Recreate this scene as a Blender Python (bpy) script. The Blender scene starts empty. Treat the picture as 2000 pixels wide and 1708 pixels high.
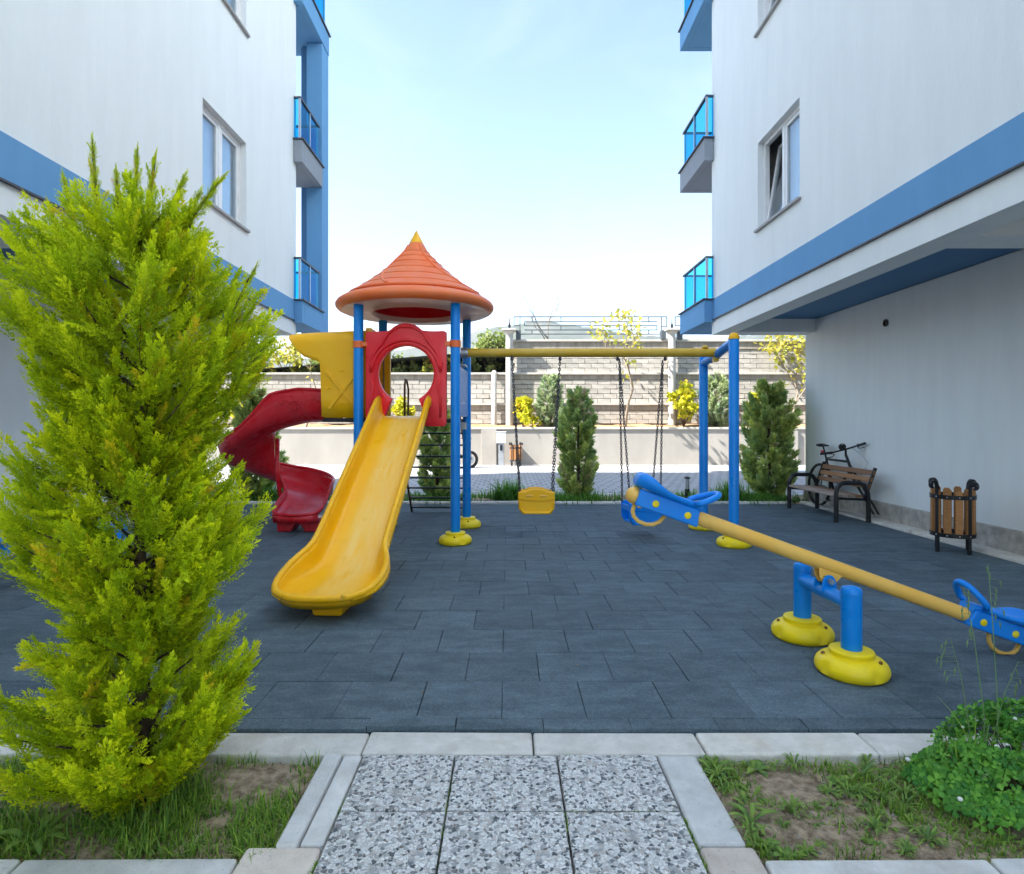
import bpy, bmesh, math, random
import numpy as np
from mathutils import Matrix, Vector

random.seed(7)
np.random.seed(7)
R = math.radians
SC = bpy.context.scene
COL = SC.collection

# ------------------------------------------------------------------ camera, sky, sun, exposure
cam_d = bpy.data.cameras.new('camera')
cam = bpy.data.objects.new('camera', cam_d)
COL.objects.link(cam)
cam.location = (0, 0, 1.38)
cam.rotation_euler = (R(90), 0, 0)
cam_d.sensor_width = 36
cam_d.lens = 20.916
cam_d.shift_x = 0.004
cam_d.shift_y = -0.0135
cam_d.clip_start = 0.05
cam_d.clip_end = 9000
SC.camera = cam

SUN_DIR = Vector((-0.95, -0.36, 1.0)).normalized()      # towards the sun
SUN_EL = math.asin(SUN_DIR.z)
SUN_AZ = math.atan2(SUN_DIR.x, SUN_DIR.y)               # clockwise from +Y
world = bpy.data.worlds.new('World')
SC.world = world
world.use_nodes = True
wn, wl = world.node_tree.nodes, world.node_tree.links
wn.clear()
w_out = wn.new('ShaderNodeOutputWorld')
w_bg = wn.new('ShaderNodeBackground')
w_sky = wn.new('ShaderNodeTexSky')
w_sky.sky_type = 'NISHITA'
w_sky.sun_disc = False
w_sky.sun_elevation = SUN_EL
w_sky.sun_rotation = SUN_AZ
w_sky.air_density = 1.0
w_sky.dust_density = 0.6
w_sky.ozone_density = 0.4
w_bg.inputs['Strength'].default_value = 0.128
# thin veils of cirrus spread over the whole sky
w_tc = wn.new('ShaderNodeTexCoord')
w_map = wn.new('ShaderNodeMapping')
w_map.inputs['Scale'].default_value = (1.6, 0.8, 3.2)
w_map.inputs['Rotation'].default_value = (0.3, 0.5, 0.6)
w_ns = wn.new('ShaderNodeTexNoise')
w_ns.inputs['Scale'].default_value = 2.2
w_ns.inputs['Detail'].default_value = 7
w_ns.inputs['Roughness'].default_value = 0.55
w_ns.inputs['Distortion'].default_value = 0.6
w_rp = wn.new('ShaderNodeValToRGB')
w_rp.color_ramp.elements[0].position = 0.46
w_rp.color_ramp.elements[0].color = (0.0, 0.0, 0.0, 1)
w_rp.color_ramp.elements[1].position = 0.78
w_rp.color_ramp.elements[1].color = (0.42, 0.42, 0.42, 1)
w_mix = wn.new('ShaderNodeMixRGB')
w_mix.inputs['Color2'].default_value = (2.2, 2.6, 3.2, 1)
wl.new(w_tc.outputs['Generated'], w_map.inputs['Vector'])
wl.new(w_map.outputs['Vector'], w_ns.inputs['Vector'])
wl.new(w_ns.outputs['Fac'], w_rp.inputs['Fac'])
wl.new(w_rp.outputs['Color'], w_mix.inputs['Fac'])
wl.new(w_sky.outputs['Color'], w_mix.inputs['Color1'])
wl.new(w_mix.outputs['Color'], w_bg.inputs['Color'])
wl.new(w_bg.outputs['Background'], w_out.inputs['Surface'])

sun_d = bpy.data.lights.new('sun', 'SUN')
sun_d.energy = 5.0
sun_d.angle = R(0.55)
sun_d.color = (1.0, 0.965, 0.90)
sun = bpy.data.objects.new('sun', sun_d)
COL.objects.link(sun)
sun.rotation_euler = SUN_DIR.to_track_quat('Z', 'Y').to_euler()
sun.location = (-20, -10, 30)

SC.view_settings.view_transform = 'Standard'
SC.view_settings.look = 'None'
SC.view_settings.exposure = 1.8
SC.view_settings.gamma = 1.0
SC.view_settings.use_curve_mapping = False
SC.cycles.max_bounces = 7
SC.cycles.diffuse_bounces = 4
SC.cycles.glossy_bounces = 3
SC.cycles.volume_bounces = 0
SC.cycles.transparent_max_bounces = 10
SC.cycles.caustics_reflective = False
SC.cycles.caustics_refractive = False

# ------------------------------------------------------------------ helpers: materials
def nmat(name):
    m = bpy.data.materials.new(name)
    m.use_nodes = True
    nt = m.node_tree
    b = nt.nodes['Principled BSDF']
    return m, nt, nt.nodes, nt.links, b

def coords(nt, kind='Object', scale=(1, 1, 1)):
    tc = nt.nodes.new('ShaderNodeTexCoord')
    mp = nt.nodes.new('ShaderNodeMapping')
    mp.inputs['Scale'].default_value = scale
    nt.links.new(tc.outputs[kind], mp.inputs['Vector'])
    return mp.outputs['Vector']

def noise(nt, vec, scale, detail=4, rough=0.55):
    n = nt.nodes.new('ShaderNodeTexNoise')
    n.inputs['Scale'].default_value = scale
    n.inputs['Detail'].default_value = detail
    n.inputs['Roughness'].default_value = rough
    nt.links.new(vec, n.inputs['Vector'])
    return n.outputs['Fac']

def ramp(nt, fac, stops):
    r = nt.nodes.new('ShaderNodeValToRGB')
    e = r.color_ramp.elements
    while len(e) < len(stops):
        e.new(0.5)
    for i, (p, c) in enumerate(stops):
        e[i].position = p
        e[i].color = (c[0], c[1], c[2], 1)
    nt.links.new(fac, r.inputs['Fac'])
    return r.outputs['Color']

def mix(nt, fac, a, b, mode='MIX'):
    m = nt.nodes.new('ShaderNodeMixRGB')
    m.blend_type = mode
    for sock, v in ((m.inputs['Fac'], fac), (m.inputs['Color1'], a), (m.inputs['Color2'], b)):
        if isinstance(v, (int, float)):
            sock.default_value = v
        elif isinstance(v, (tuple, list)):
            sock.default_value = (v[0], v[1], v[2], 1)
        else:
            nt.links.new(v, sock)
    return m.outputs['Color']

def bump(nt, b, height, strength=0.3, dist=0.01):
    bp = nt.nodes.new('ShaderNodeBump')
    bp.inputs['Strength'].default_value = strength
    bp.inputs['Distance'].default_value = dist
    nt.links.new(height, bp.inputs['Height'])
    nt.links.new(bp.outputs['Normal'], b.inputs['Normal'])

def obj_random(nt):
    return nt.nodes.new('ShaderNodeObjectInfo').outputs['Random']

def surface(name, col, rough=0.6, var=0.15, scale=6, bscale=60, bstr=0.15, bdist=0.004, spec=0.4,
            col2=None, rand=0.0, kind='Object', stretch=(1, 1, 1), metallic=0.0, stops=(0.35, 0.7)):
    """mottled colour + fine relief, used for most opaque things"""
    m, nt, N, L, b = nmat(name)
    v = coords(nt, kind, stretch)
    f = noise(nt, v, scale, 6, 0.6)
    c2 = col2 or tuple(min(1, c * (1 + var)) for c in col)
    c1 = tuple(c * (1 - var) for c in col) if col2 is None else col
    c = ramp(nt, f, [(stops[0], c1), (stops[1], c2)])
    if rand:
        rr = ramp(nt, obj_random(nt), [(0, (1 - rand,) * 3), (1, (1 + rand,) * 3)])
        c = mix(nt, 1.0, c, rr, 'MULTIPLY')
    L.new(c, b.inputs['Base Color'])
    rf = ramp(nt, noise(nt, v, scale * 2.3, 5), [(0.3, (rough * 0.85,) * 3), (0.75, (min(1, rough * 1.2),) * 3)])
    L.new(rf, b.inputs['Roughness'])
    b.inputs['Specular IOR Level'].default_value = spec
    b.inputs['Metallic'].default_value = metallic
    if bstr:
        bump(nt, b, noise(nt, v, bscale, 5, 0.6), bstr, bdist)
    return m

def plastic(name, col, fade, rough=0.36):
    """moulded or painted play equipment: sun-faded patches, fine scratches, dust"""
    m, nt, N, L, b = nmat(name)
    v = coords(nt)
    c = ramp(nt, noise(nt, v, 3.0, 5), [(0.4, col), (0.75, fade)])
    sc = noise(nt, coords(nt, 'Object', (60, 9, 9)), 2.5, 3, 0.7)
    c = mix(nt, ramp(nt, sc, [(0.66, (0, 0, 0)), (0.8, (0.22, 0.22, 0.22))]), c, fade)
    dirt = ramp(nt, noise(nt, v, 14, 6, 0.7), [(0.62, (0, 0, 0)), (0.8, (0.16, 0.16, 0.16))])
    c = mix(nt, dirt, c, (0.20, 0.17, 0.13))
    L.new(c, b.inputs['Base Color'])
    L.new(ramp(nt, noise(nt, v, 7, 5), [(0.3, (rough * 0.75,) * 3), (0.8, (rough * 1.5,) * 3)]), b.inputs['Roughness'])
    b.inputs['Specular IOR Level'].default_value = 0.38
    bump(nt, b, noise(nt, v, 35, 3), 0.06, 0.004)
    return m

def leafmat(name, c_base, c_tip, trans=0.35, rough=0.5, spread=0.25):
    """foliage: 'tint' runs along each spray from its stem to its young tip, 'var' differs per spray"""
    m, nt, N, L, b = nmat(name)
    a = N.new('ShaderNodeAttribute'); a.attribute_name = 'tint'
    a2 = N.new('ShaderNodeAttribute'); a2.attribute_name = 'var'
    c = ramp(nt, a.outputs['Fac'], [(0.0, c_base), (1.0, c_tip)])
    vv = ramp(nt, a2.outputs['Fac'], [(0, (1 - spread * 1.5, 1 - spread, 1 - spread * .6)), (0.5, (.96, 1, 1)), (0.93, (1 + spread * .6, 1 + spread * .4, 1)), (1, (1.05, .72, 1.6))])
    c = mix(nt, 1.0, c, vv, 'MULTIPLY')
    L.new(c, b.inputs['Base Color'])
    b.inputs['Roughness'].default_value = rough
    b.inputs['Specular IOR Level'].default_value = 0.25
    t = N.new('ShaderNodeBsdfTranslucent')
    L.new(c, t.inputs['Color'])
    ms = N.new('ShaderNodeMixShader')
    ms.inputs['Fac'].default_value = trans
    L.new(b.outputs[0], ms.inputs[1]); L.new(t.outputs[0], ms.inputs[2])
    L.new(ms.outputs[0], N['Material Output'].inputs['Surface'])
    return m

def glassmat(name, tint, refl=0.12, rough=0.03, fres=0.5):
    m, nt, N, L, b = nmat(name)
    tr = N.new('ShaderNodeBsdfTransparent'); tr.inputs['Color'].default_value = (*tint, 1)
    gl = N.new('ShaderNodeBsdfGlossy'); gl.inputs['Roughness'].default_value = rough
    lw = N.new('ShaderNodeLayerWeight'); lw.inputs['Blend'].default_value = 0.35
    mt = N.new('ShaderNodeMath'); mt.operation = 'MULTIPLY_ADD'; mt.use_clamp = True
    mt.inputs[1].default_value = fres; mt.inputs[2].default_value = refl
    L.new(lw.outputs['Fresnel'], mt.inputs[0])
    ms = N.new('ShaderNodeMixShader')
    L.new(mt.outputs[0], ms.inputs['Fac'])
    L.new(tr.outputs[0], ms.inputs[1]); L.new(gl.outputs[0], ms.inputs[2])
    L.new(ms.outputs[0], N['Material Output'].inputs['Surface'])
    return m

M = {}
def wallpaint(name, col):
    """troweled render: vertical streaks, faint runs of dirt, float marks in the relief"""
    m, nt, N, L, b = nmat(name)
    v = coords(nt)
    st = noise(nt, coords(nt, 'Object', (1.6, 1.6, 0.25)), 2.6, 7, 0.65)
    big = noise(nt, v, 0.7, 4)
    c = ramp(nt, st, [(0.3, tuple(x * 0.925 for x in col)), (0.68, col)])
    c = mix(nt, ramp(nt, big, [(0.35, (0, 0, 0)), (0.8, (0.35, 0.35, 0.35))]), c, tuple(x * 0.93 for x in col))
    spots = ramp(nt, noise(nt, v, 9, 6, 0.75), [(0.7, (0, 0, 0)), (0.78, (0.18, 0.18, 0.18))])
    c = mix(nt, spots, c, tuple(x * 0.8 for x in col))
    L.new(c, b.inputs['Base Color'])
    b.inputs['Roughness'].default_value = 0.8
    b.inputs['Specular IOR Level'].default_value = 0.2
    h = mix(nt, 0.5, noise(nt, coords(nt, 'Object', (1, 1, 0.45)), 26, 6, 0.7), noise(nt, v, 5, 4))
    bump(nt, b, h, 0.5, 0.012)
    return m

M['white_wall'] = wallpaint('white_render', (0.835, 0.87, 0.87))
M['blue_wall'] = wallpaint('blue_render', (0.155, 0.36, 0.62))
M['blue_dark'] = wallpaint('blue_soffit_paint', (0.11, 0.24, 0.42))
M['blue_pale'] = wallpaint('pale_blue_render', (0.30, 0.46, 0.66))
M['grey_wall'] = wallpaint('grey_render', (0.30, 0.33, 0.37))
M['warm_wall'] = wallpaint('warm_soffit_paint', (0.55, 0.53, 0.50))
M['dark_trim'] = surface('dark_trim', (0.07, 0.075, 0.09), 0.5, 0.2)
M['sill'] = surface('stone_sill', (0.36, 0.35, 0.34), 0.55, 0.15, 20)
M['pvc'] = surface('white_window_frame', (0.80, 0.80, 0.80), 0.35, 0.04, 8, bstr=0.02)
M['pane'] = glassmat('window_glass', (0.90, 0.96, 1.0), 0.10, 0.02, 0.35)
M['balc_glass'] = glassmat('cyan_balcony_glass', (0.30, 0.82, 1.0), 0.02, 0.05, 0.12)
M['curtain'] = surface('blind_fabric', (0.56, 0.79, 0.95), 0.8, 0.06, 4, stretch=(1, 1, 12), bscale=30)
M['room'] = surface('room_dark', (0.38, 0.38, 0.38), 0.9)
M['alu'] = surface('aluminium_rail', (0.45, 0.48, 0.52), 0.35, 0.1, metallic=0.6)

M['blue'] = plastic('blue_paint', (0.0, 0.235, 0.74), (0.01, 0.27, 0.78), 0.32)
M['blue_pl'] = plastic('blue_plastic', (0.0, 0.225, 0.78), (0.015, 0.27, 0.82), 0.38)
M['yellow'] = plastic('yellow_plastic', (0.97, 0.49, 0.0), (0.97, 0.55, 0.02), 0.34)
def slide_plastic():
    """yellow moulding with the paler track that sliding has worn down its middle"""
    m = plastic('yellow_slide_plastic', (0.97, 0.49, 0.0), (0.97, 0.55, 0.02), 0.34)
    nt = m.node_tree; L = nt.links; b = nt.nodes['Principled BSDF']
    base = b.inputs['Base Color'].links[0].from_socket
    sx = nt.nodes.new('ShaderNodeSeparateXYZ')
    tc = nt.nodes.new('ShaderNodeTexCoord'); L.new(tc.outputs['Object'], sx.inputs[0])
    ad = nt.nodes.new('ShaderNodeMath'); ad.operation = 'ADD'; ad.inputs[1].default_value = -0.03; L.new(sx.outputs['X'], ad.inputs[0])
    ab = nt.nodes.new('ShaderNodeMath'); ab.operation = 'ABSOLUTE'; L.new(ad.outputs[0], ab.inputs[0])
    f = ramp(nt, ab.outputs[0], [(0.10, (0.75, 0.75, 0.75)), (0.19, (0, 0, 0))])
    f2 = ramp(nt, noise(nt, coords(nt, 'Object', (9, 1.2, 1.2)), 3.0, 6, 0.65), [(0.35, (0.25, 0.25, 0.25)), (0.65, (1, 1, 1))])
    ff = mix(nt, 1.0, f, f2, 'MULTIPLY')
    c = mix(nt, ff, base, (0.95, 0.66, 0.20))
    L.new(c, b.inputs['Base Color'])
    return m
M['yellow_slide'] = slide_plastic()
M['yellow_foot'] = plastic('lemon_plastic', (0.95, 0.70, 0.0), (0.95, 0.74, 0.04), 0.42)
M['mustard'] = plastic('mustard_paint', (0.62, 0.38, 0.025), (0.66, 0.44, 0.07), 0.35)
M['ochre'] = plastic('ochre_paint', (0.90, 0.50, 0.09), (0.90, 0.57, 0.15), 0.34)
M['red'] = plastic('red_plastic', (0.84, 0.018, 0.03), (0.86, 0.055, 0.06), 0.36)
M['dark_red'] = plastic('dark_red_plastic', (0.64, 0.012, 0.022), (0.68, 0.05, 0.065), 0.28)
M['orange'] = plastic('orange_plastic', (0.86, 0.17, 0.04), (0.84, 0.24, 0.09), 0.42)
M['pink_under'] = plastic('faded_underside', (0.74, 0.42, 0.31), (0.80, 0.58, 0.47), 0.4)
M['black'] = surface('black_metal', (0.012, 0.013, 0.016), 0.4, 0.25, 12, bstr=0.05)
M['steel'] = surface('galvanised_steel', (0.45, 0.46, 0.47), 0.4, 0.2, 20, metallic=0.8)
M['rust'] = surface('rusty_rail', (0.20, 0.095, 0.03), 0.6, 0.4, 14)
M['chain'] = surface('chain_steel', (0.10, 0.10, 0.11), 0.5, 0.3, 40, metallic=0.5)
def woodmat(name, a, bcol):
    m, nt, N, L, b = nmat(name)
    v = coords(nt, 'Object', (3, 3, 3))
    g = noise(nt, coords(nt, 'Object', (40, 3, 40)), 2.0, 6, 0.65)
    c = ramp(nt, g, [(0.3, a), (0.7, bcol)])
    rr = ramp(nt, obj_random(nt), [(0, (0.75,) * 3), (1, (1.15,) * 3)])
    c = mix(nt, 1.0, c, rr, 'MULTIPLY')
    L.new(c, b.inputs['Base Color']); b.inputs['Roughness'].default_value = 0.6
    bump(nt, b, g, 0.2, 0.003)
    return m
M['wood'] = woodmat('bench_wood', (0.20, 0.088, 0.030), (0.37, 0.175, 0.068))
M['wood_v'] = woodmat('bin_wood', (0.30, 0.125, 0.036), (0.46, 0.215, 0.070))
M['wood_grey'] = woodmat('weathered_wood', (0.27, 0.19, 0.15), (0.40, 0.31, 0.27))
M['bark'] = surface('bark', (0.085, 0.055, 0.035), 0.85, 0.4, 20, 60, 0.6, 0.01)
M['bark_pale'] = surface('pale_bark', (0.30, 0.24, 0.18), 0.85, 0.3, 20, 60, 0.5, 0.01)

# rubber safety tiles
def rubber():
    m, nt, N, L, b = nmat('rubber_tile')
    v = coords(nt, 'Object')
    oi = N.new('ShaderNodeObjectInfo')
    ad = N.new('ShaderNodeVectorMath'); ad.operation = 'ADD'
    geo = N.new('ShaderNodeNewGeometry')
    L.new(geo.outputs['Position'], ad.inputs[0])
    pv = ad.outputs[0]
    big = noise(nt, pv, 1.1, 5, 0.6)
    c = ramp(nt, big, [(0.3, (0.055, 0.085, 0.104)), (0.7, (0.088, 0.128, 0.153))])
    mpx = N.new('ShaderNodeMapping'); mpx.inputs['Scale'].default_value = (0.55, 1.25, 1)
    L.new(pv, mpx.inputs['Vector'])
    scuff = ramp(nt, noise(nt, mpx.outputs[0], 7, 9, 0.74), [(0.42, (0, 0, 0)), (0.72, (0.75, 0.75, 0.75))])
    c = mix(nt, scuff, c, (0.155, 0.208, 0.238))
    sp = N.new('ShaderNodeTexVoronoi'); sp.inputs['Scale'].default_value = 170
    L.new(pv, sp.inputs['Vector'])
    gr = ramp(nt, sp.outputs['Color'], [(0.25, (0.72,) * 3), (0.95, (1.35,) * 3)])
    c = mix(nt, 0.8, c, gr, 'MULTIPLY')
    rr = ramp(nt, oi.outputs['Random'], [(0, (0.86, 0.87, 0.88)), (1, (1.14, 1.135, 1.13))])
    c = mix(nt, 1.0, c, rr, 'MULTIPLY')
    dust = ramp(nt, noise(nt, pv, 2.6, 7, 0.7), [(0.58, (0, 0, 0)), (0.8, (0.30, 0.30, 0.30))])
    c = mix(nt, dust, c, (0.19, 0.215, 0.225))
    L.new(c, b.inputs['Base Color'])
    b.inputs['Roughness'].default_value = 0.78
    b.inputs['Specular IOR Level'].default_value = 0.35
    h = mix(nt, 0.5, sp.outputs['Distance'], noise(nt, pv, 22, 6, 0.7))
    bump(nt, b, h, 0.55, 0.004)
    return m
M['rubber'] = rubber()
M['joint'] = surface('dark_joint', (0.035, 0.05, 0.06), 0.9)

def terrazzo():
    m, nt, N, L, b = nmat('washed_aggregate')
    v = coords(nt, 'Object')
    ds = N.new('ShaderNodeTexNoise'); ds.inputs['Scale'].default_value = 55; ds.inputs['Detail'].default_value = 2
    L.new(v, ds.inputs['Vector'])
    off = N.new('ShaderNodeVectorMath'); off.operation = 'SCALE'; off.inputs['Scale'].default_value = 0.022
    L.new(ds.outputs['Color'], off.inputs[0])
    ad = N.new('ShaderNodeVectorMath'); ad.operation = 'ADD'
    L.new(v, ad.inputs[0]); L.new(off.outputs[0], ad.inputs[1])
    vo = N.new('ShaderNodeTexVoronoi'); vo.inputs['Scale'].default_value = 78
    L.new(ad.outputs[0], vo.inputs['Vector'])
    sep = N.new('ShaderNodeSeparateColor'); L.new(vo.outputs['Color'], sep.inputs[0])
    stones = ramp(nt, sep.outputs[0], [(0.0, (0.07, 0.085, 0.095)), (0.09, (0.19, 0.215, 0.225)), (0.20, (0.42, 0.435, 0.435)),
                                       (0.33, (0.68, 0.68, 0.67)), (0.45, (0.84, 0.835, 0.815)), (0.78, (0.88, 0.88, 0.865))])
    N[stones.node.name].color_ramp.interpolation = 'CONSTANT'
    warm = mix(nt, ramp(nt, sep.outputs[1], [(0.82, (0, 0, 0)), (0.9, (0.5, 0.5, 0.5))]), stones, (0.34, 0.25, 0.20))
    ve = N.new('ShaderNodeTexVoronoi'); ve.feature = 'DISTANCE_TO_EDGE'; ve.inputs['Scale'].default_value = 78
    L.new(ad.outputs[0], ve.inputs['Vector'])
    edge = ramp(nt, ve.outputs['Distance'], [(0.02, (0.8, 0.8, 0.8)), (0.10, (0, 0, 0))])
    c = mix(nt, edge, warm, (0.62, 0.61, 0.59))
    c = mix(nt, ramp(nt, noise(nt, v, 5, 5), [(0.5, (0, 0, 0)), (0.8, (0.22, 0.22, 0.22))]), c, (0.45, 0.42, 0.37))
    L.new(c, b.inputs['Base Color'])
    b.inputs['Roughness'].default_value = 0.6
    hh = ramp(nt, ve.outputs['Distance'], [(0.0, (0, 0, 0)), (0.18, (1, 1, 1))])
    bump(nt, b, hh, 0.8, 0.005)
    return m
M['terrazzo'] = terrazzo()
def concrete(name, c1, c2, stain):
    m, nt, N, L, b = nmat(name)
    g = N.new('ShaderNodeNewGeometry'); pv = g.outputs['Position']
    c = ramp(nt, noise(nt, pv, 6, 8, 0.7), [(0.32, c1), (0.66, c2)])
    st = ramp(nt, noise(nt, pv, 2.4, 7, 0.72), [(0.50, (0, 0, 0)), (0.72, (0.75, 0.75, 0.75))])
    c = mix(nt, st, c, stain)
    pit = ramp(nt, noise(nt, pv, 75, 3, 0.6), [(0.66, (0, 0, 0)), (0.72, (0.55, 0.55, 0.55))])
    c = mix(nt, pit, c, tuple(x * 0.45 for x in stain))
    rr = ramp(nt, obj_random(nt), [(0, (0.88, 0.89, 0.90)), (1, (1.08, 1.07, 1.05))])
    c = mix(nt, 1.0, c, rr, 'MULTIPLY')
    L.new(c, b.inputs['Base Color']); b.inputs['Roughness'].default_value = 0.85
    b.inputs['Specular IOR Level'].default_value = 0.25
    h = mix(nt, 0.5, noise(nt, pv, 85, 6, 0.7), noise(nt, pv, 12, 5, 0.6))
    bump(nt, b, h, 0.8, 0.010)
    return m
M['concrete'] = concrete('kerb_concrete', (0.60, 0.57, 0.515), (0.82, 0.79, 0.73), (0.52, 0.45, 0.36))
M['concrete_grey'] = concrete('grey_concrete', (0.53, 0.53, 0.515), (0.74, 0.735, 0.715), (0.45, 0.415, 0.365))
M['concrete_pink'] = concrete('pinkish_concrete', (0.60, 0.51, 0.44), (0.78, 0.70, 0.62), (0.50, 0.41, 0.33))
M['plinth'] = surface('rough_plinth_stone', (0.36, 0.335, 0.30), 0.85, 0.25, 10, 24, 1.0, 0.03, col2=(0.62, 0.585, 0.53))
M['soil'] = surface('bed_soil', (0.24, 0.17, 0.105), 0.95, 0.3, 26, 70, 1.0, 0.03, col2=(0.60, 0.46, 0.32), stops=(0.36, 0.62))
M['soil_far'] = surface('terrace_soil', (0.30, 0.17, 0.08), 0.95, 0.3, 4, 20, 0.8, 0.03, col2=(0.46, 0.32, 0.19))
M['wall_smooth'] = surface('retaining_render', (0.36, 0.335, 0.30), 0.85, 0.1, 1.2, 30, 0.2, 0.01, stretch=(1, 1, 0.5))
M['wall_cap'] = surface('wall_coping', (0.50, 0.47, 0.42), 0.8, 0.1, 3)
M['beam_conc'] = surface('stained_beam', (0.25, 0.22, 0.18), 0.9, 0.25, 2.2, 30, 0.4, 0.01, stretch=(3, 1, 0.4), col2=(0.40, 0.36, 0.31))
M['brick'] = surface('pale_block', (0.44, 0.41, 0.365), 0.85, 0.16, 4, 30, 0.35, 0.01, rand=0.14)
M['mortar'] = surface('mortar', (0.25, 0.225, 0.195), 0.95, 0.15, 6)
M['column'] = surface('white_column', (0.50, 0.48, 0.45), 0.75, 0.12, 3)
M['fence'] = surface('fence_grey_paint', (0.085, 0.10, 0.115), 0.5, 0.15, 6)
def pavers():
    m, nt, N, L, b = nmat('road_pavers')
    v = coords(nt, 'Object')
    br = N.new('ShaderNodeTexBrick')
    br.inputs['Scale'].default_value = 1.0
    br.inputs['Brick Width'].default_value = 0.22
    br.inputs['Row Height'].default_value = 0.30
    br.inputs['Mortar Size'].default_value = 0.022
    br.inputs['Color1'].default_value = (0.36, 0.355, 0.35, 1)
    br.inputs['Color2'].default_value = (0.45, 0.44, 0.43, 1)
    br.inputs['Mortar'].default_value = (0.22, 0.215, 0.21, 1)
    L.new(v, br.inputs['Vector'])
    c = mix(nt, ramp(nt, noise(nt, v, 0.8, 6), [(0.4, (0, 0, 0)), (0.75, (0.5, 0.5, 0.5))]), br.outputs['Color'], (0.36, 0.355, 0.35))
    L.new(c, b.inputs['Base Color']); b.inputs['Roughness'].default_value = 0.85
    bump(nt, b, br.outputs['Fac'], -0.4, 0.01)
    return m
M['pavers'] = pavers()
M['earth'] = surface('open_ground', (0.16, 0.14, 0.10), 0.95, 0.3, 0.3, 8, 0.4, 0.05)
M['hill'] = surface('scrub_hillside', (0.045, 0.065, 0.045), 0.95, 0.3, 0.02, 0.3, 0.1, 0.3, col2=(0.13, 0.13, 0.11), kind='Object')
M['rock'] = surface('rocky_mountain', (0.17, 0.17, 0.16), 0.95, 0.3, 0.012, 0.1, 0.15, 0.6, col2=(0.45, 0.44, 0.42), kind='Object')

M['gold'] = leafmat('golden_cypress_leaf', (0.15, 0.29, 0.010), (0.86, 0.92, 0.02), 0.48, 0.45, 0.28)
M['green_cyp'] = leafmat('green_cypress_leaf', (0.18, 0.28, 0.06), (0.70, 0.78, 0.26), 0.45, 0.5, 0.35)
M['pale_cyp'] = leafmat('pale_conifer_leaf', (0.20, 0.28, 0.13), (0.48, 0.55, 0.30), 0.3, 0.5, 0.2)
M['grass'] = leafmat('grass_blade', (0.10, 0.21, 0.025), (0.40, 0.60, 0.09), 0.45, 0.5, 0.4)
M['grass_far'] = leafmat('deep_grass_blade', (0.05, 0.15, 0.02), (0.20, 0.44, 0.06), 0.4, 0.5, 0.3)
M['weed'] = leafmat('weed_leaf', (0.15, 0.26, 0.05), (0.36, 0.52, 0.12), 0.38, 0.5, 0.4)
M['clover'] = leafmat('clover_leaf', (0.08, 0.25, 0.03), (0.27, 0.60, 0.10), 0.45, 0.5, 0.45)
M['straw'] = leafmat('oat_straw', (0.30, 0.42, 0.16), (0.66, 0.70, 0.46), 0.3, 0.5, 0.2)
M['yellow_leaf'] = leafmat('yellow_leaf', (0.32, 0.30, 0.04), (0.62, 0.55, 0.08), 0.4, 0.5, 0.3)
M['yellow_bush'] = leafmat('yellow_shrub_leaf', (0.38, 0.38, 0.02), (0.74, 0.68, 0.04), 0.4, 0.5, 0.2)
M['dark_leaf'] = leafmat('hedge_leaf', (0.13, 0.19, 0.04), (0.42, 0.46, 0.14), 0.4, 0.5, 0.3)
M['litter'] = surface('dry_leaf', (0.24, 0.14, 0.06), 0.8, 0.5, 30, rand=0.3)
M['pebble'] = surface('pebble', (0.40, 0.37, 0.33), 0.8, 0.35, 25)
M['petal'] = surface('white_petal', (0.75, 0.75, 0.72), 0.6, 0.05, 10, bstr=0)

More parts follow.
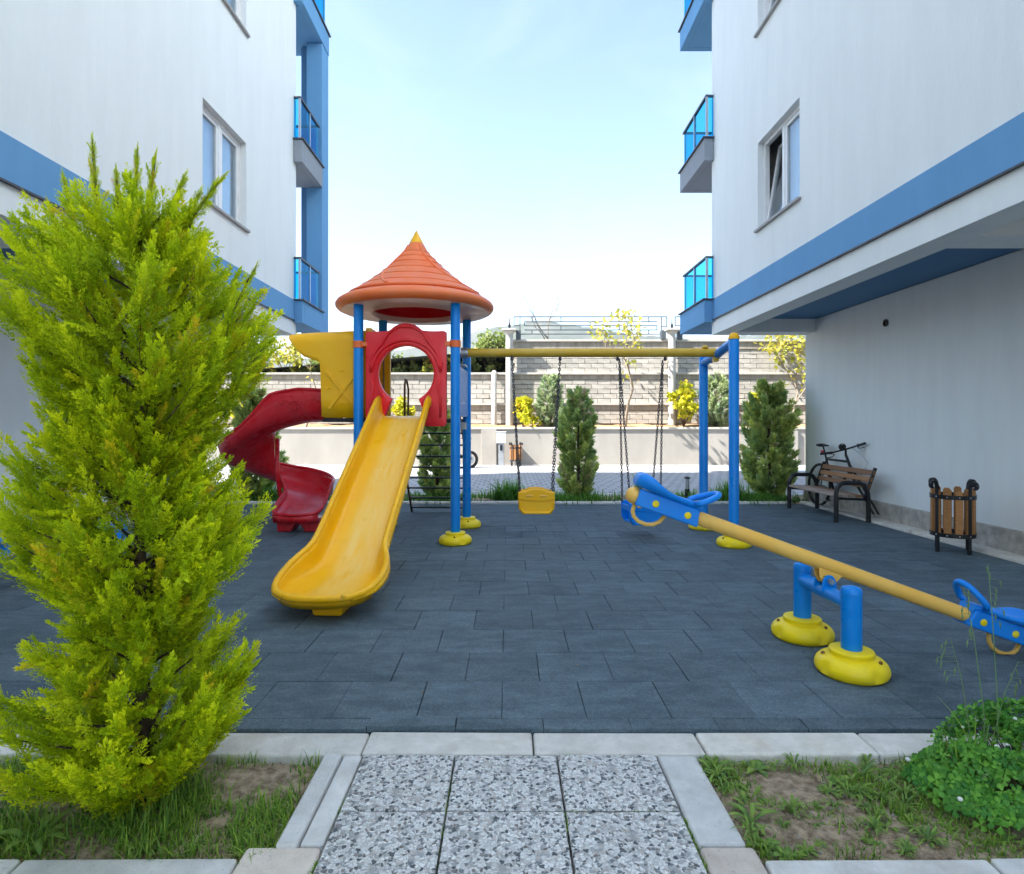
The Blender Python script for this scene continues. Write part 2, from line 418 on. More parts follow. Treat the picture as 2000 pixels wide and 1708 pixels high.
# ------------------------------------------------------------------ helpers: meshes and objects
class MB:
    def __init__(s):
        s.v, s.f = [], []
    def add(s, vs, fs):
        o = len(s.v)
        s.v.extend([tuple(p) for p in vs])
        s.f.extend([tuple(i + o for i in f) for f in fs])
        return s
    def box(s, x0, x1, y0, y1, z0, z1):
        return s.add([(x0, y0, z0), (x1, y0, z0), (x1, y1, z0), (x0, y1, z0), (x0, y0, z1), (x1, y0, z1), (x1, y1, z1), (x0, y1, z1)],
                     [(0, 3, 2, 1), (4, 5, 6, 7), (0, 1, 5, 4), (1, 2, 6, 5), (2, 3, 7, 6), (3, 0, 4, 7)])
    def bar(s, a, b, w, h, up=(0, 0, 1)):
        a, b = Vector(a), Vector(b)
        d = (b - a).normalized()
        u = Vector(up)
        if abs(d.dot(u)) > 0.98:
            u = Vector((0, 1, 0))
        x = d.cross(u).normalized(); y = x.cross(d).normalized()
        vs = []
        for p in (a, b):
            for sx, sy in ((-1, -1), (1, -1), (1, 1), (-1, 1)):
                vs.append(p + x * sx * w / 2 + y * sy * h / 2)
        return s.add(vs, [(3, 2, 1, 0), (4, 5, 6, 7), (0, 1, 5, 4), (1, 2, 6, 5), (2, 3, 7, 6), (3, 0, 4, 7)])
    def tube(s, path, r, seg=10, closed=False, cap=True):
        P = [Vector(p) for p in path]
        n = len(P)
        rs = r if isinstance(r, (list, tuple)) else [r] * n
        prev = None
        o = len(s.v)
        for i in range(n):
            if closed:
                d = (P[(i + 1) % n] - P[i - 1])
            else:
                d = P[min(i + 1, n - 1)] - P[max(i - 1, 0)]
            d.normalize()
            if prev is None:
                u = Vector((0, 0, 1)) if abs(d.z) < 0.9 else Vector((1, 0, 0))
                x = d.cross(u).normalized()
            else:
                x = (prev - d * prev.dot(d))
                x = x.normalized() if x.length > 1e-6 else d.orthogonal().normalized()
            prev = x
            y = d.cross(x)
            for k in range(seg):
                a = 2 * math.pi * k / seg
                s.v.append(tuple(P[i] + (x * math.cos(a) + y * math.sin(a)) * rs[i]))
        m = n if closed else n - 1
        for i in range(m):
            for k in range(seg):
                a, b = o + i * seg + k, o + i * seg + (k + 1) % seg
                c, d2 = o + ((i + 1) % n) * seg + (k + 1) % seg, o + ((i + 1) % n) * seg + k
                s.f.append((a, d2, c, b))
        if cap and not closed:
            s.f.append(tuple(o + k for k in range(seg)))
            s.f.append(tuple(o + (n - 1) * seg + k for k in reversed(range(seg))))
        return s
    def lathe(s, prof, seg=28, c=(0, 0, 0), wob=None):
        o = len(s.v)
        for r, z in prof:
            for k in range(seg):
                a = 2 * math.pi * k / seg
                rr = r * (wob(a, r, z) if wob else 1)
                s.v.append((c[0] + rr * math.cos(a), c[1] + rr * math.sin(a), c[2] + z))
        for i in range(len(prof) - 1):
            for k in range(seg):
                s.f.append((o + i * seg + k, o + i * seg + (k + 1) % seg, o + (i + 1) * seg + (k + 1) % seg, o + (i + 1) * seg + k))
        return s
    def grid(s, rows):
        o = len(s.v); n = len(rows[0])
        for r in rows:
            s.v.extend([tuple(p) for p in r])
        for i in range(len(rows) - 1):
            for k in range(n - 1):
                s.f.append((o + i * n + k, o + i * n + k + 1, o + (i + 1) * n + k + 1, o + (i + 1) * n + k))
        return s
    def poly(s, pts, off):
        """extrude a planar polygon by vector off"""
        n = len(pts); off = Vector(off)
        A = [Vector(p) for p in pts]; B = [p + off for p in A]
        fs = [tuple(range(n)), tuple(reversed(range(n, 2 * n)))]
        for i in range(n):
            j = (i + 1) % n
            fs.append((i, n + i, n + j, j))
        return s.add(A + B, fs)
    def sphere(s, c, r, seg=12, rings=8, sc=(1, 1, 1)):
        vs, fs = [], []
        for i in range(rings + 1):
            t = math.pi * i / rings
            for k in range(seg):
                a = 2 * math.pi * k / seg
                vs.append((c[0] + r * sc[0] * math.sin(t) * math.cos(a), c[1] + r * sc[1] * math.sin(t) * math.sin(a), c[2] + r * sc[2] * math.cos(t)))
        for i in range(rings):
            for k in range(seg):
                fs.append((i * seg + k, (i + 1) * seg + k, (i + 1) * seg + (k + 1) % seg, i * seg + (k + 1) % seg))
        return s.add(vs, fs)

def arr_mesh(name, V, F, attrs=None):
    me = bpy.data.meshes.new(name)
    V = np.asarray(V, dtype=np.float32); F = np.asarray(F, dtype=np.int32)
    k = F.shape[1]
    me.vertices.add(len(V)); me.vertices.foreach_set('co', V.ravel())
    me.loops.add(F.size); me.loops.foreach_set('vertex_index', F.ravel())
    me.polygons.add(len(F))
    me.polygons.foreach_set('loop_start', np.arange(0, F.size, k, dtype=np.int32))
    me.polygons.foreach_set('loop_total', np.full(len(F), k, dtype=np.int32))
    for an, av in (attrs or {}).items():
        at = me.attributes.new(an, 'FLOAT', 'POINT')
        at.data.foreach_set('value', np.asarray(av, dtype=np.float32))
    me.update(calc_edges=True)
    return me

def root_matrix(o):
    m = Matrix.Identity(4)
    while o is not None:
        m = (Matrix.Translation(o.location) @ o.rotation_euler.to_matrix().to_4x4() @ Matrix.Diagonal((*o.scale, 1))) @ m
        o = o.parent
    return m

def link(name, me, mat, parent=None):
    o = bpy.data.objects.new(name, me)
    COL.objects.link(o)
    if mat is not None and len(me.materials) == 0:
        me.materials.append(mat)
    if parent is not None:
        o.parent = parent
    return o

def obj(name, mb, mat, parent=None, smooth=False, bevel=0, world=False, solid=0, sub=0, kind=None, label=None, seg=2):
    me = bpy.data.meshes.new(name)
    vs = mb.v
    if world and parent is not None:
        inv = root_matrix(parent).inverted()
        vs = [tuple(inv @ Vector(v)) for v in vs]
    me.from_pydata(vs, [], mb.f)
    me.update()
    if smooth is not False:
        me.polygons.foreach_set('use_smooth', [True] * len(me.polygons))
        if smooth is not True:
            me.set_sharp_from_angle(angle=R(smooth))
    o = link(name, me, mat, parent)
    if solid:
        md = o.modifiers.new('solid', 'SOLIDIFY'); md.thickness = solid; md.offset = 0
    if bevel:
        md = o.modifiers.new('bevel', 'BEVEL'); md.width = bevel; md.segments = seg; md.limit_method = 'ANGLE'; md.angle_limit = R(35)
    if sub:
        md = o.modifiers.new('sub', 'SUBSURF'); md.levels = sub; md.render_levels = sub
    if kind:
        o['kind'] = kind
    if label:
        o['label'] = label
    return o

def tag(o, label=None, cat=None, group=None, kind=None):
    if label: o['label'] = label
    if cat: o['category'] = cat
    if group: o['group'] = group
    if kind: o['kind'] = kind
    return o

def thing(name, label, cat, loc=(0, 0, 0), rotz=0.0, group=None):
    o = bpy.data.objects.new(name, None)
    COL.objects.link(o)
    o.empty_display_size = 0.2
    o.location = loc
    o.rotation_euler = (0, 0, rotz)
    return tag(o, label, cat, group)

def copy_tree(o, parent=None):
    c = o.copy(); COL.objects.link(c); c.parent = parent
    for ch in list(o.children):
        copy_tree(ch, c)
    return c

def struct(name, mb, mat, parent=None, **kw):
    o = obj(name, mb, mat, parent, **kw)
    if parent is None:
        o['kind'] = 'structure'
    return o

def chamfer_box_mesh(name, w, d, h, c):
    """box centred in x,y with its top edge chamfered, z from -h to 0"""
    a, b = w / 2, d / 2
    vs = [(-a, -b, -h), (a, -b, -h), (a, b, -h), (-a, b, -h), (-a, -b, -c), (a, -b, -c), (a, b, -c), (-a, b, -c),
          (-a + c, -b + c, 0), (a - c, -b + c, 0), (a - c, b - c, 0), (-a + c, b - c, 0)]
    fs = [(0, 1, 5, 4), (1, 2, 6, 5), (2, 3, 7, 6), (3, 0, 4, 7), (4, 5, 9, 8), (5, 6, 10, 9), (6, 7, 11, 10), (7, 4, 8, 11), (8, 9, 10, 11)]
    me = bpy.data.meshes.new(name)
    me.from_pydata(vs, [], fs); me.update()
    return me

# ================================================================== THE SETTING
# ground under everything, out to the horizon
g = MB()
g.add([(-4000, -3000, -0.2), (4000, -3000, -0.2), (4000, 6000, -0.2), (-4000, 6000, -0.2)], [(0, 1, 2, 3)])
struct('ground', g, M['earth'])

# ---- rubber playground mat, laid in half-bond 0.4 m tiles
MX0, MX1, MY0, MY1 = -5.17, 5.04, 2.69, 10.15
mat_base = struct('rubber_mat', MB().box(MX0, MX1, MY0 + 0.004, MY1, -0.12, -0.016), M['joint'])
T = 0.4
GAP = 0.003
cells = []
row_y = [(MY0, 2.784, 0)]
y = 2.784; k = 0
while y < MY1 - 0.02:
    row_y.append((y, min(y + T, MY1), k)); y += T; k += 1
for (ya, yb, k) in row_y:
    first = (ya == MY0)
    off = -0.03 + (0.2 if k % 2 else 0.0)
    if first:
        off = -0.24
    x = off - 20 * T
    while x < MX1:
        xa, xb = max(x, MX0), min(x + T, MX1)
        if xb - xa > 0.03:
            cells.append((xa, xb, ya, yb, first))
        x += T
def in_view(c):
    xm, ym = (c[0] + c[1]) / 2, (c[2] + c[3]) / 2
    return abs(xm) - 0.2 < 0.872 * ym
cells.sort(key=lambda c: (not in_view(c), c[2]))
tile_meshes = {}
rest = MB()
rnd = random.Random(3)
for i, c in enumerate(cells):
    w, d = round(c[1] - c[0] - GAP, 3), round(c[3] - c[2] - GAP, 3)
    cx, cy = (c[0] + c[1]) / 2, (c[2] + c[3]) / 2
    dz = rnd.uniform(-0.0025, 0.0)
    if c[4] and abs(cx + 0.44) < 0.1:
        dz = 0.012
    if i < 298 and in_view(c):
        key = (w, d)
        if key not in tile_meshes:
            me = chamfer_box_mesh('rubber_tile', w, d, 0.03, 0.0025)
            me.materials.append(M['rubber'])
            tile_meshes[key] = me
        o = link('rubber_tile', tile_meshes[key], None, mat_base)
        o.location = (cx + rnd.uniform(-.0015, .0015), cy, dz)
        o.rotation_euler = (rnd.uniform(-.0035, .0035), rnd.uniform(-.0035, .0035), rnd.uniform(-.003, .003))
    else:
        rest.box(cx - w / 2, cx + w / 2, cy - d / 2, cy + d / 2, -0.03, dz)
o = obj('rubber_tile_field', rest, M['rubber'], mat_base)
o['kind'] = 'stuff'

# ---- kerbs: structure objects with one stone per child
def kerb(name, stones, mat, bevel=0.012):
    base = None
    for i, (x0, x1, y0, y1, z0, z1) in enumerate(stones):
        mb = MB().box(-(x1 - x0) / 2, (x1 - x0) / 2, -(y1 - y0) / 2, (y1 - y0) / 2, z0, z1)
        if base is None:
            base = obj(name, MB().box(min(s[0] for s in stones) + .01, max(s[1] for s in stones) - .01,
                                      min(s[2] for s in stones) + .01, max(s[3] for s in stones) - .01, z0 - 0.05, z0 + 0.02), M['joint'])
            base['kind'] = 'structure'
        o = obj('kerb_stone', mb, mat, base, bevel=bevel, seg=3)
        o.location = ((x0 + x1) / 2, (y0 + y1) / 2, rnd.uniform(-.004, .003))
        o.rotation_euler = (rnd.uniform(-.006, .006), rnd.uniform(-.004, .004), rnd.uniform(-.003, .003))
    return base
xs = [-5.7 + 0.73 * i for i in range(17)]
off = 0.11 - xs[8]
kerb('front_kerb', [(x + off + .003, x + off + .727, 2.505, 2.684, -0.12, -0.012) for x in xs[:-1]], M['concrete'])
kerb('far_kerb', [(-5.17 + i * 1.0 + .004, -5.17 + (i + 1) * 1.0 - .004, 10.155, 10.29, -0.1, 0.035) for i in range(10)], M['concrete_grey'])
kerb('outer_far_kerb', [(-6 + i * 1.0 + .004, -6 + (i + 1) * 1.0 - .004, 11.30, 11.42, -0.1, 0.03) for i in range(12)], M['concrete_grey'])
kerb('left_side_kerb', [(-5.42, -5.175, 2.7 + i * 0.95 + .004, 2.7 + (i + 1) * 0.95 - .004, -0.1, 0.035) for i in range(8)], M['concrete'])
kerb('right_side_kerb', [(5.045, 5.25, 2.7 + i * 0.95 + .004, 2.7 + (i + 1) * 0.95 - .004, -0.1, 0.035) for i in range(8)], M['concrete'])
kerb('path_kerb_left', [(-0.762, -0.692, 1.945, 2.485, -0.12, 0.006), (-0.688, -0.612, 1.965, 2.500, -0.12, -0.012)], M['concrete_grey'], 0.008)
kerb('path_kerb_right', [(0.628, 0.79, 1.965, 2.500, -0.12, -0.008)], M['concrete_grey'], 0.014)
kerb('path_corner_left', [(-0.86, -0.612, 1.80, 1.960, -0.12, -0.014)], M['concrete_pink'], 0.016)
kerb('path_corner_right', [(0.628, 0.81, 1.80, 1.960, -0.12, -0.012)], M['concrete_pink'], 0.016)
kerb('bed_kerb_left', [(-5.0 + i * 0.69 + .004, -5.0 + (i + 1) * 0.69 - .004, 1.775, 1.905, -0.12, -0.010) for i in range(6)], M['concrete_grey'])
kerb('bed_kerb_right', [(0.815 + i * 0.72 + .004, 0.815 + (i + 1) * 0.72 - .004, 1.775, 1.905, -0.12, -0.010) for i in range(6)], M['concrete_grey'])

# ---- exposed-aggregate path slabs
path = struct('path', MB().box(-0.61, 0.625, -2.0, 2.503, -0.14, -0.055), M['soil'])
xe = [-0.607, -0.222, 0.205, 0.622]
ye = [2.500, 2.138, 1.722, 1.306, 0.89, 0.474, 0.058]
for j in range(len(ye) - 1):
    for i in range(3):
        w, d = xe[i + 1] - xe[i] - 0.008, ye[j] - ye[j + 1] - 0.008
        me = chamfer_box_mesh('path_slab', w, d, 0.05, 0.004)
        o = link('path_slab', me, M['terrazzo'], path)
        o.location = ((xe[i] + xe[i + 1]) / 2, (ye[j] + ye[j + 1]) / 2, -0.012 + rnd.uniform(-.002, .002))
        o.rotation_euler = (rnd.uniform(-.004, .004), rnd.uniform(-.004, .004), rnd.choice((0, 0, math.pi)))
# pavement the path crosses, under and behind the camera
struct('pavement', MB().box(-6, -0.62, -6, 1.77, -0.16, -0.03), M['concrete_grey'])
struct('pavement_strip', MB().box(0.63, 6, -6, 1.77, -0.16, -0.03), M['concrete_grey'])

def soil_patch(name, x0, x1, y0, y1, z, amp, nx, ny, mat):
    rows = []
    for j in range(ny + 1):
        r = []
        for i in range(nx + 1):
            x = x0 + (x1 - x0) * i / nx; yy = y0 + (y1 - y0) * j / ny
            h = amp * (math.sin(x * 5.1 + yy * 3) * math.cos(yy * 7.3 - x) + 0.6 * math.sin(x * 17 + 2) * math.sin(yy * 19) + rnd.uniform(-.5, .5))
            if i in (0, nx) or j in (0, ny):
                h -= 0.02
            r.append((x, yy, z + h))
        rows.append(r)
    return struct(name, MB().grid(rows), mat, smooth=True)
soil_patch('garden_soil_left', -5.2, -0.755, 1.90, 2.51, -0.048, 0.008, 160, 24, M['soil'])
soil_patch('garden_soil_right', 0.785, 5.2, 1.90, 2.51, -0.045, 0.008, 160, 24, M['soil'])
soil_patch('far_bed_soil', -6, 6, 10.285, 11.305, 0.01, 0.012, 120, 14, M['soil'])
struct('road', MB().add([(-60, 11.41, -0.02), (60, 11.41, -0.02), (60, 20.05, -0.02), (-60, 20.05, -0.02)], [(0, 1, 2, 3)]), M['pavers'])

# ---- terrace between the two retaining walls, slope behind, mountains
rows = []
for j in range(9):
    yy = 20.1 + j * 0.17
    rows.append([(-40 + i * 0.4, yy, 1.20 + 0.14 * (j / 8) + 0.03 * math.sin(i * 1.3 + j) + rnd.uniform(-.02, .02)) for i in range(201)])
struct('terrace', MB().grid(rows), M['soil_far'], smooth=True)
def ridge(name, pts, y0, depth, mat, seed, rough):
    r = random.Random(seed)
    rows = []
    nx = 140; ny = 26
    ph = [r.uniform(0, 6.3) for _ in range(12)]
    for j in range(ny + 1):
        t = j / ny
        yy = y0 + depth * t
        row = []
        for i in range(nx + 1):
            u = i / nx
            x = pts[0][0] + (pts[-1][0] - pts[0][0]) * u
            h = np.interp(x, [p[0] for p in pts], [p[1] for p in pts])
            f = math.sin(min(1, t * 1.25) * math.pi / 2) if t < 0.8 else 1 - (t - 0.8) * 0.5
            sp = pts[-1][0] - pts[0][0]
            dt = sum(math.sin(x / sp * w + t * w * .35 + p) / (q + 1.5) for q, (w, p) in enumerate(zip((18, 37, 61, 95, 150, 220, 330), ph)))
            z = h * f + rough * dt * (0.25 + f) + r.uniform(-.12, .12) * rough
            row.append((x, yy, z))
        rows.append(row)
    return struct(name, MB().grid(rows), mat, smooth=False)
# ground level of the upper plot behind the brick wall, then hills, then the high range
rows = []
for j in range(14):
    yy = [21.75, 22.5, 24, 28, 34, 42, 55, 80, 110, 150, 200, 260, 330, 420][j]
    rows.append([(-420 + i * 14, yy, (3.0 if (-420 + i * 14) < 0 else 4.1) + max(0, yy - 40) * 0.018 + rnd.uniform(-.1, .1)) for i in range(61)])
struct('hillside', MB().grid(rows), M['hill'], smooth=True)
ridge('hill', [(-700, 70), (-420, 62), (-260, 58), (-150, 62), (-60, 72), (-20, 84), (30, 92), (110, 84), (190, 80), (300, 92), (460, 86), (700, 70)], 430, 160, M['hill'], 5, 3.2)
ridge('mountain', [(-900, 98), (-560, 94), (-330, 97), (-200, 114), (-155, 127), (-125, 116), (-75, 101), (20, 94), (150, 105), (350, 94), (900, 98)], 620, 120, M['rock'], 9, 4.0)

# ================================================================== RETAINING WALLS
WY = 20.0
rw = thing('retaining_wall', 'long smooth rendered retaining wall with thin coping behind the paved road', 'wall', (0, WY, 0))
obj('wall', MB().box(-40, 40, WY, WY + 0.2, -0.1, 1.17), M['wall_smooth'], rw, world=True)
for i in range(27):
    x = -40.5 + i * 3.0
    obj('coping_slab', MB().box(x + .006, x + 2.994, WY - 0.055, WY + 0.24, 1.172, 1.245), M['wall_cap'], rw, world=True, bevel=0.008)
for x in (-9.6, -0.895, 9.2):
    obj('pilaster', MB().box(x, x + 0.515, WY - 0.10, WY + 0.02, -0.1, 1.165), M['wall_smooth'], rw, world=True, bevel=0.01)

BY = 21.4
bw = thing('block_wall', 'tall pale block wall with concrete ledges and round columns on the terrace', 'wall', (0, BY, 1.2))
tiers = [(1.36, 1.84), (2.10, 2.95), (3.20, 4.05)]          # block courses; ledge beams stand between and above
DEP = [0.0, 0.05, 0.10]
backing = MB()
for x0, x1, top in ((-40, 0.0, 3.2), (0.0, 40, 4.33)):
    backing.box(x0 + .001, x1, BY + 0.16, BY + 0.5, 1.0, top)
obj('wall', backing, M['mortar'], bw, world=True)
def beam(x0, x1, z0, z1, dep):
    obj('concrete_beam', MB().box(x0, x1, BY - 0.02 + dep, BY + 0.3, z0 + .002, z1 - 0.075), M['beam_conc'], bw, world=True, bevel=0.008)
    obj('ledge', MB().box(x0, x1, BY - 0.09 + dep, BY + 0.32, z1 - 0.073, z1), M['wall_cap'], bw, world=True, bevel=0.008)
for x0, x1 in ((-40, 0.0), (0.003, 40)):
    beam(x0, x1, 1.84, 2.10, 0.0)
    beam(x0, x1, 2.95, 3.20, 0.05)
beam(0.003, 40, 4.05, 4.39, 0.08)
BWD, BHT, MO = 0.46, 0.155, 0.014
brick_me = [chamfer_box_mesh('block', BWD - MO, BHT - MO, 0.1, 0.008) for _ in range(3)]
for i, me in enumerate(brick_me):      # knock the corners about a little so no two kinds are alike
    for v in me.vertices:
        v.co.x += rnd.uniform(-.004, .004); v.co.y += rnd.uniform(-.003, .003)
        if v.co.z > -.001: v.co.z += rnd.uniform(-.006, .004)
    me.materials.append(M['brick'])
blk = []
for ti, (z0, z1) in enumerate(tiers):
    n = max(1, round((z1 - z0) / BHT)); h = (z1 - z0) / n
    for r_ in range(n):
        x = -40 + (0.23 if r_ % 2 else 0)
        while x < 40:
            if not (ti == 2 and x + BWD / 2 < 0.25):
                blk.append((x + BWD / 2, z0 + h * (r_ + 0.5), DEP[ti], h))
            x += BWD
def blk_key(b):
    vis = -8.6 < b[0] < 10.9
    return (not vis, abs(b[0] - 3.2))
blk.sort(key=blk_key)
restb = MB()
for i, (x, z, dep, h) in enumerate(blk):
    yy = BY + dep + rnd.uniform(-.006, .006)
    if i < 296:
        o = link('block', brick_me[i % 3], None, bw)
        o.location = (x, yy - BY, z - 1.2)
        o.rotation_euler = (R(90), 0, 0)
        o.scale = (1, h / BHT, 1)
    else:
        a = BWD / 2 - MO / 2
        restb.box(x - a, x + a, yy, yy + 0.12, z - h / 2 + MO / 2, z + h / 2 - MO / 2)
o = obj('block_field', restb, M['brick'], bw, world=True); o['kind'] = 'stuff'
for x in (0.055, 5.86, 11.7):
    c = MB().lathe([(0.13, 1.2), (0.13, 4.55), (0.17, 4.60), (0.20, 4.66), (0.0, 4.665)], 18, (x, BY - 0.14, 0))
    co = obj('column', c, M['column'], bw, world=True, smooth=30)
    obj('capital', MB().box(x - .25, x + .25, BY - .39, BY + .11, 4.667, 4.74), M['column'], co, world=True, bevel=0.01)
    obj('finial', MB().lathe([(0.05, 4.742), (0.035, 4.80), (0.055, 4.86), (0.02, 4.95), (0.008, 5.15)], 10, (x, BY - .14, 0)), M['black'], co, world=True, smooth=40)
obj('drain_pipe', MB().tube([(-.49, BY - .18, 1.2), (-.49, BY - .18, 3.12), (-.49, BY - .05, 3.2)], 0.09, 12), M['column'], bw, world=True, smooth=40)

def fence_panel(x0, x1, label):
    f = thing('metal_fence', label, 'fence', (x0, BY + 0.02, 4.39), group='fence panels on the block wall')
    W = x1 - x0
    fx = lambda zx: (zx - 475) / 1400 * W
    fz = lambda zy: (355 - zy) / 230 * 0.82
    segs = [((475, 125), (1875, 125)), ((475, 125), (475, 215)), ((475, 215), (530, 215)), ((530, 125), (530, 345)), ((570, 175), (1785, 175)), ((570, 215), (1785, 215)),
            ((570, 175), (570, 215)), ((570, 258), (1785, 258)), ((1785, 218), (1785, 262)), ((530, 300), (1825, 300)), ((640, 125), (640, 175)), ((905, 125), (905, 175)),
            ((1440, 125), (1440, 175)), ((1710, 125), (1710, 175)), ((1172, 175), (1172, 215)), ((905, 215), (905, 258)), ((640, 258), (640, 300)), ((1440, 215), (1440, 258)),
            ((1710, 258), (1710, 300)), ((1172, 258), (1172, 300)), ((1825, 125), (1825, 345)), ((1875, 125), (1875, 225)), ((1825, 225), (1875, 225))]
    for a, b in segs:
        pa, pb = (fx(a[0]), 0, fz(a[1])), (fx(b[0]), 0, fz(b[1]))
        obj('rail' if abs(a[1] - b[1]) < 1 else 'upright', MB().bar(pa, pb, 0.032, 0.034), M['fence'], f)
    for px in (fx(515), fx(1840)):
        obj('foot_block', MB().box(px - .09, px + .09, -.1, .1, 0.002, 0.33), M['fence'], f, bevel=0.01)
    return f
fence_panel(0.22, 5.72, 'grey metal fence with meander pattern between the two white columns')
fence_panel(6.02, 11.55, 'grey metal fence section half hidden behind the right building')

# ================================================================== APARTMENT BUILDINGS
def skin(x, y0, y1, z0, z1, holes, depth, sgn):
    """wall face at x (facing the courtyard) with reveals of the given depth round each hole"""
    mb = MB()
    ys = sorted({y0, y1, *[h[0] for h in holes], *[h[1] for h in holes]})
    zs = sorted({z0, z1, *[h[2] for h in holes], *[h[3] for h in holes]})
    for a, b in zip(ys, ys[1:]):
        for c, d in zip(zs, zs[1:]):
            if any(h[0] <= a and b <= h[1] and h[2] <= c and d <= h[3] for h in holes):
                continue
            q = [(x, a, c), (x, b, c), (x, b, d), (x, a, d)]
            mb.add(q, [(0, 1, 2, 3)] if sgn < 0 else [(3, 2, 1, 0)])
    for h in holes:
        xi = x + sgn * depth
        for (pa, pb) in (((h[0], h[2]), (h[1], h[2])), ((h[1], h[2]), (h[1], h[3])), ((h[1], h[3]), (h[0], h[3])), ((h[0], h[3]), (h[0], h[2]))):
            mb.add([(x, *pa), (x, *pb), (xi, *pb), (xi, *pa)], [(0, 1, 2, 3)])
    return mb

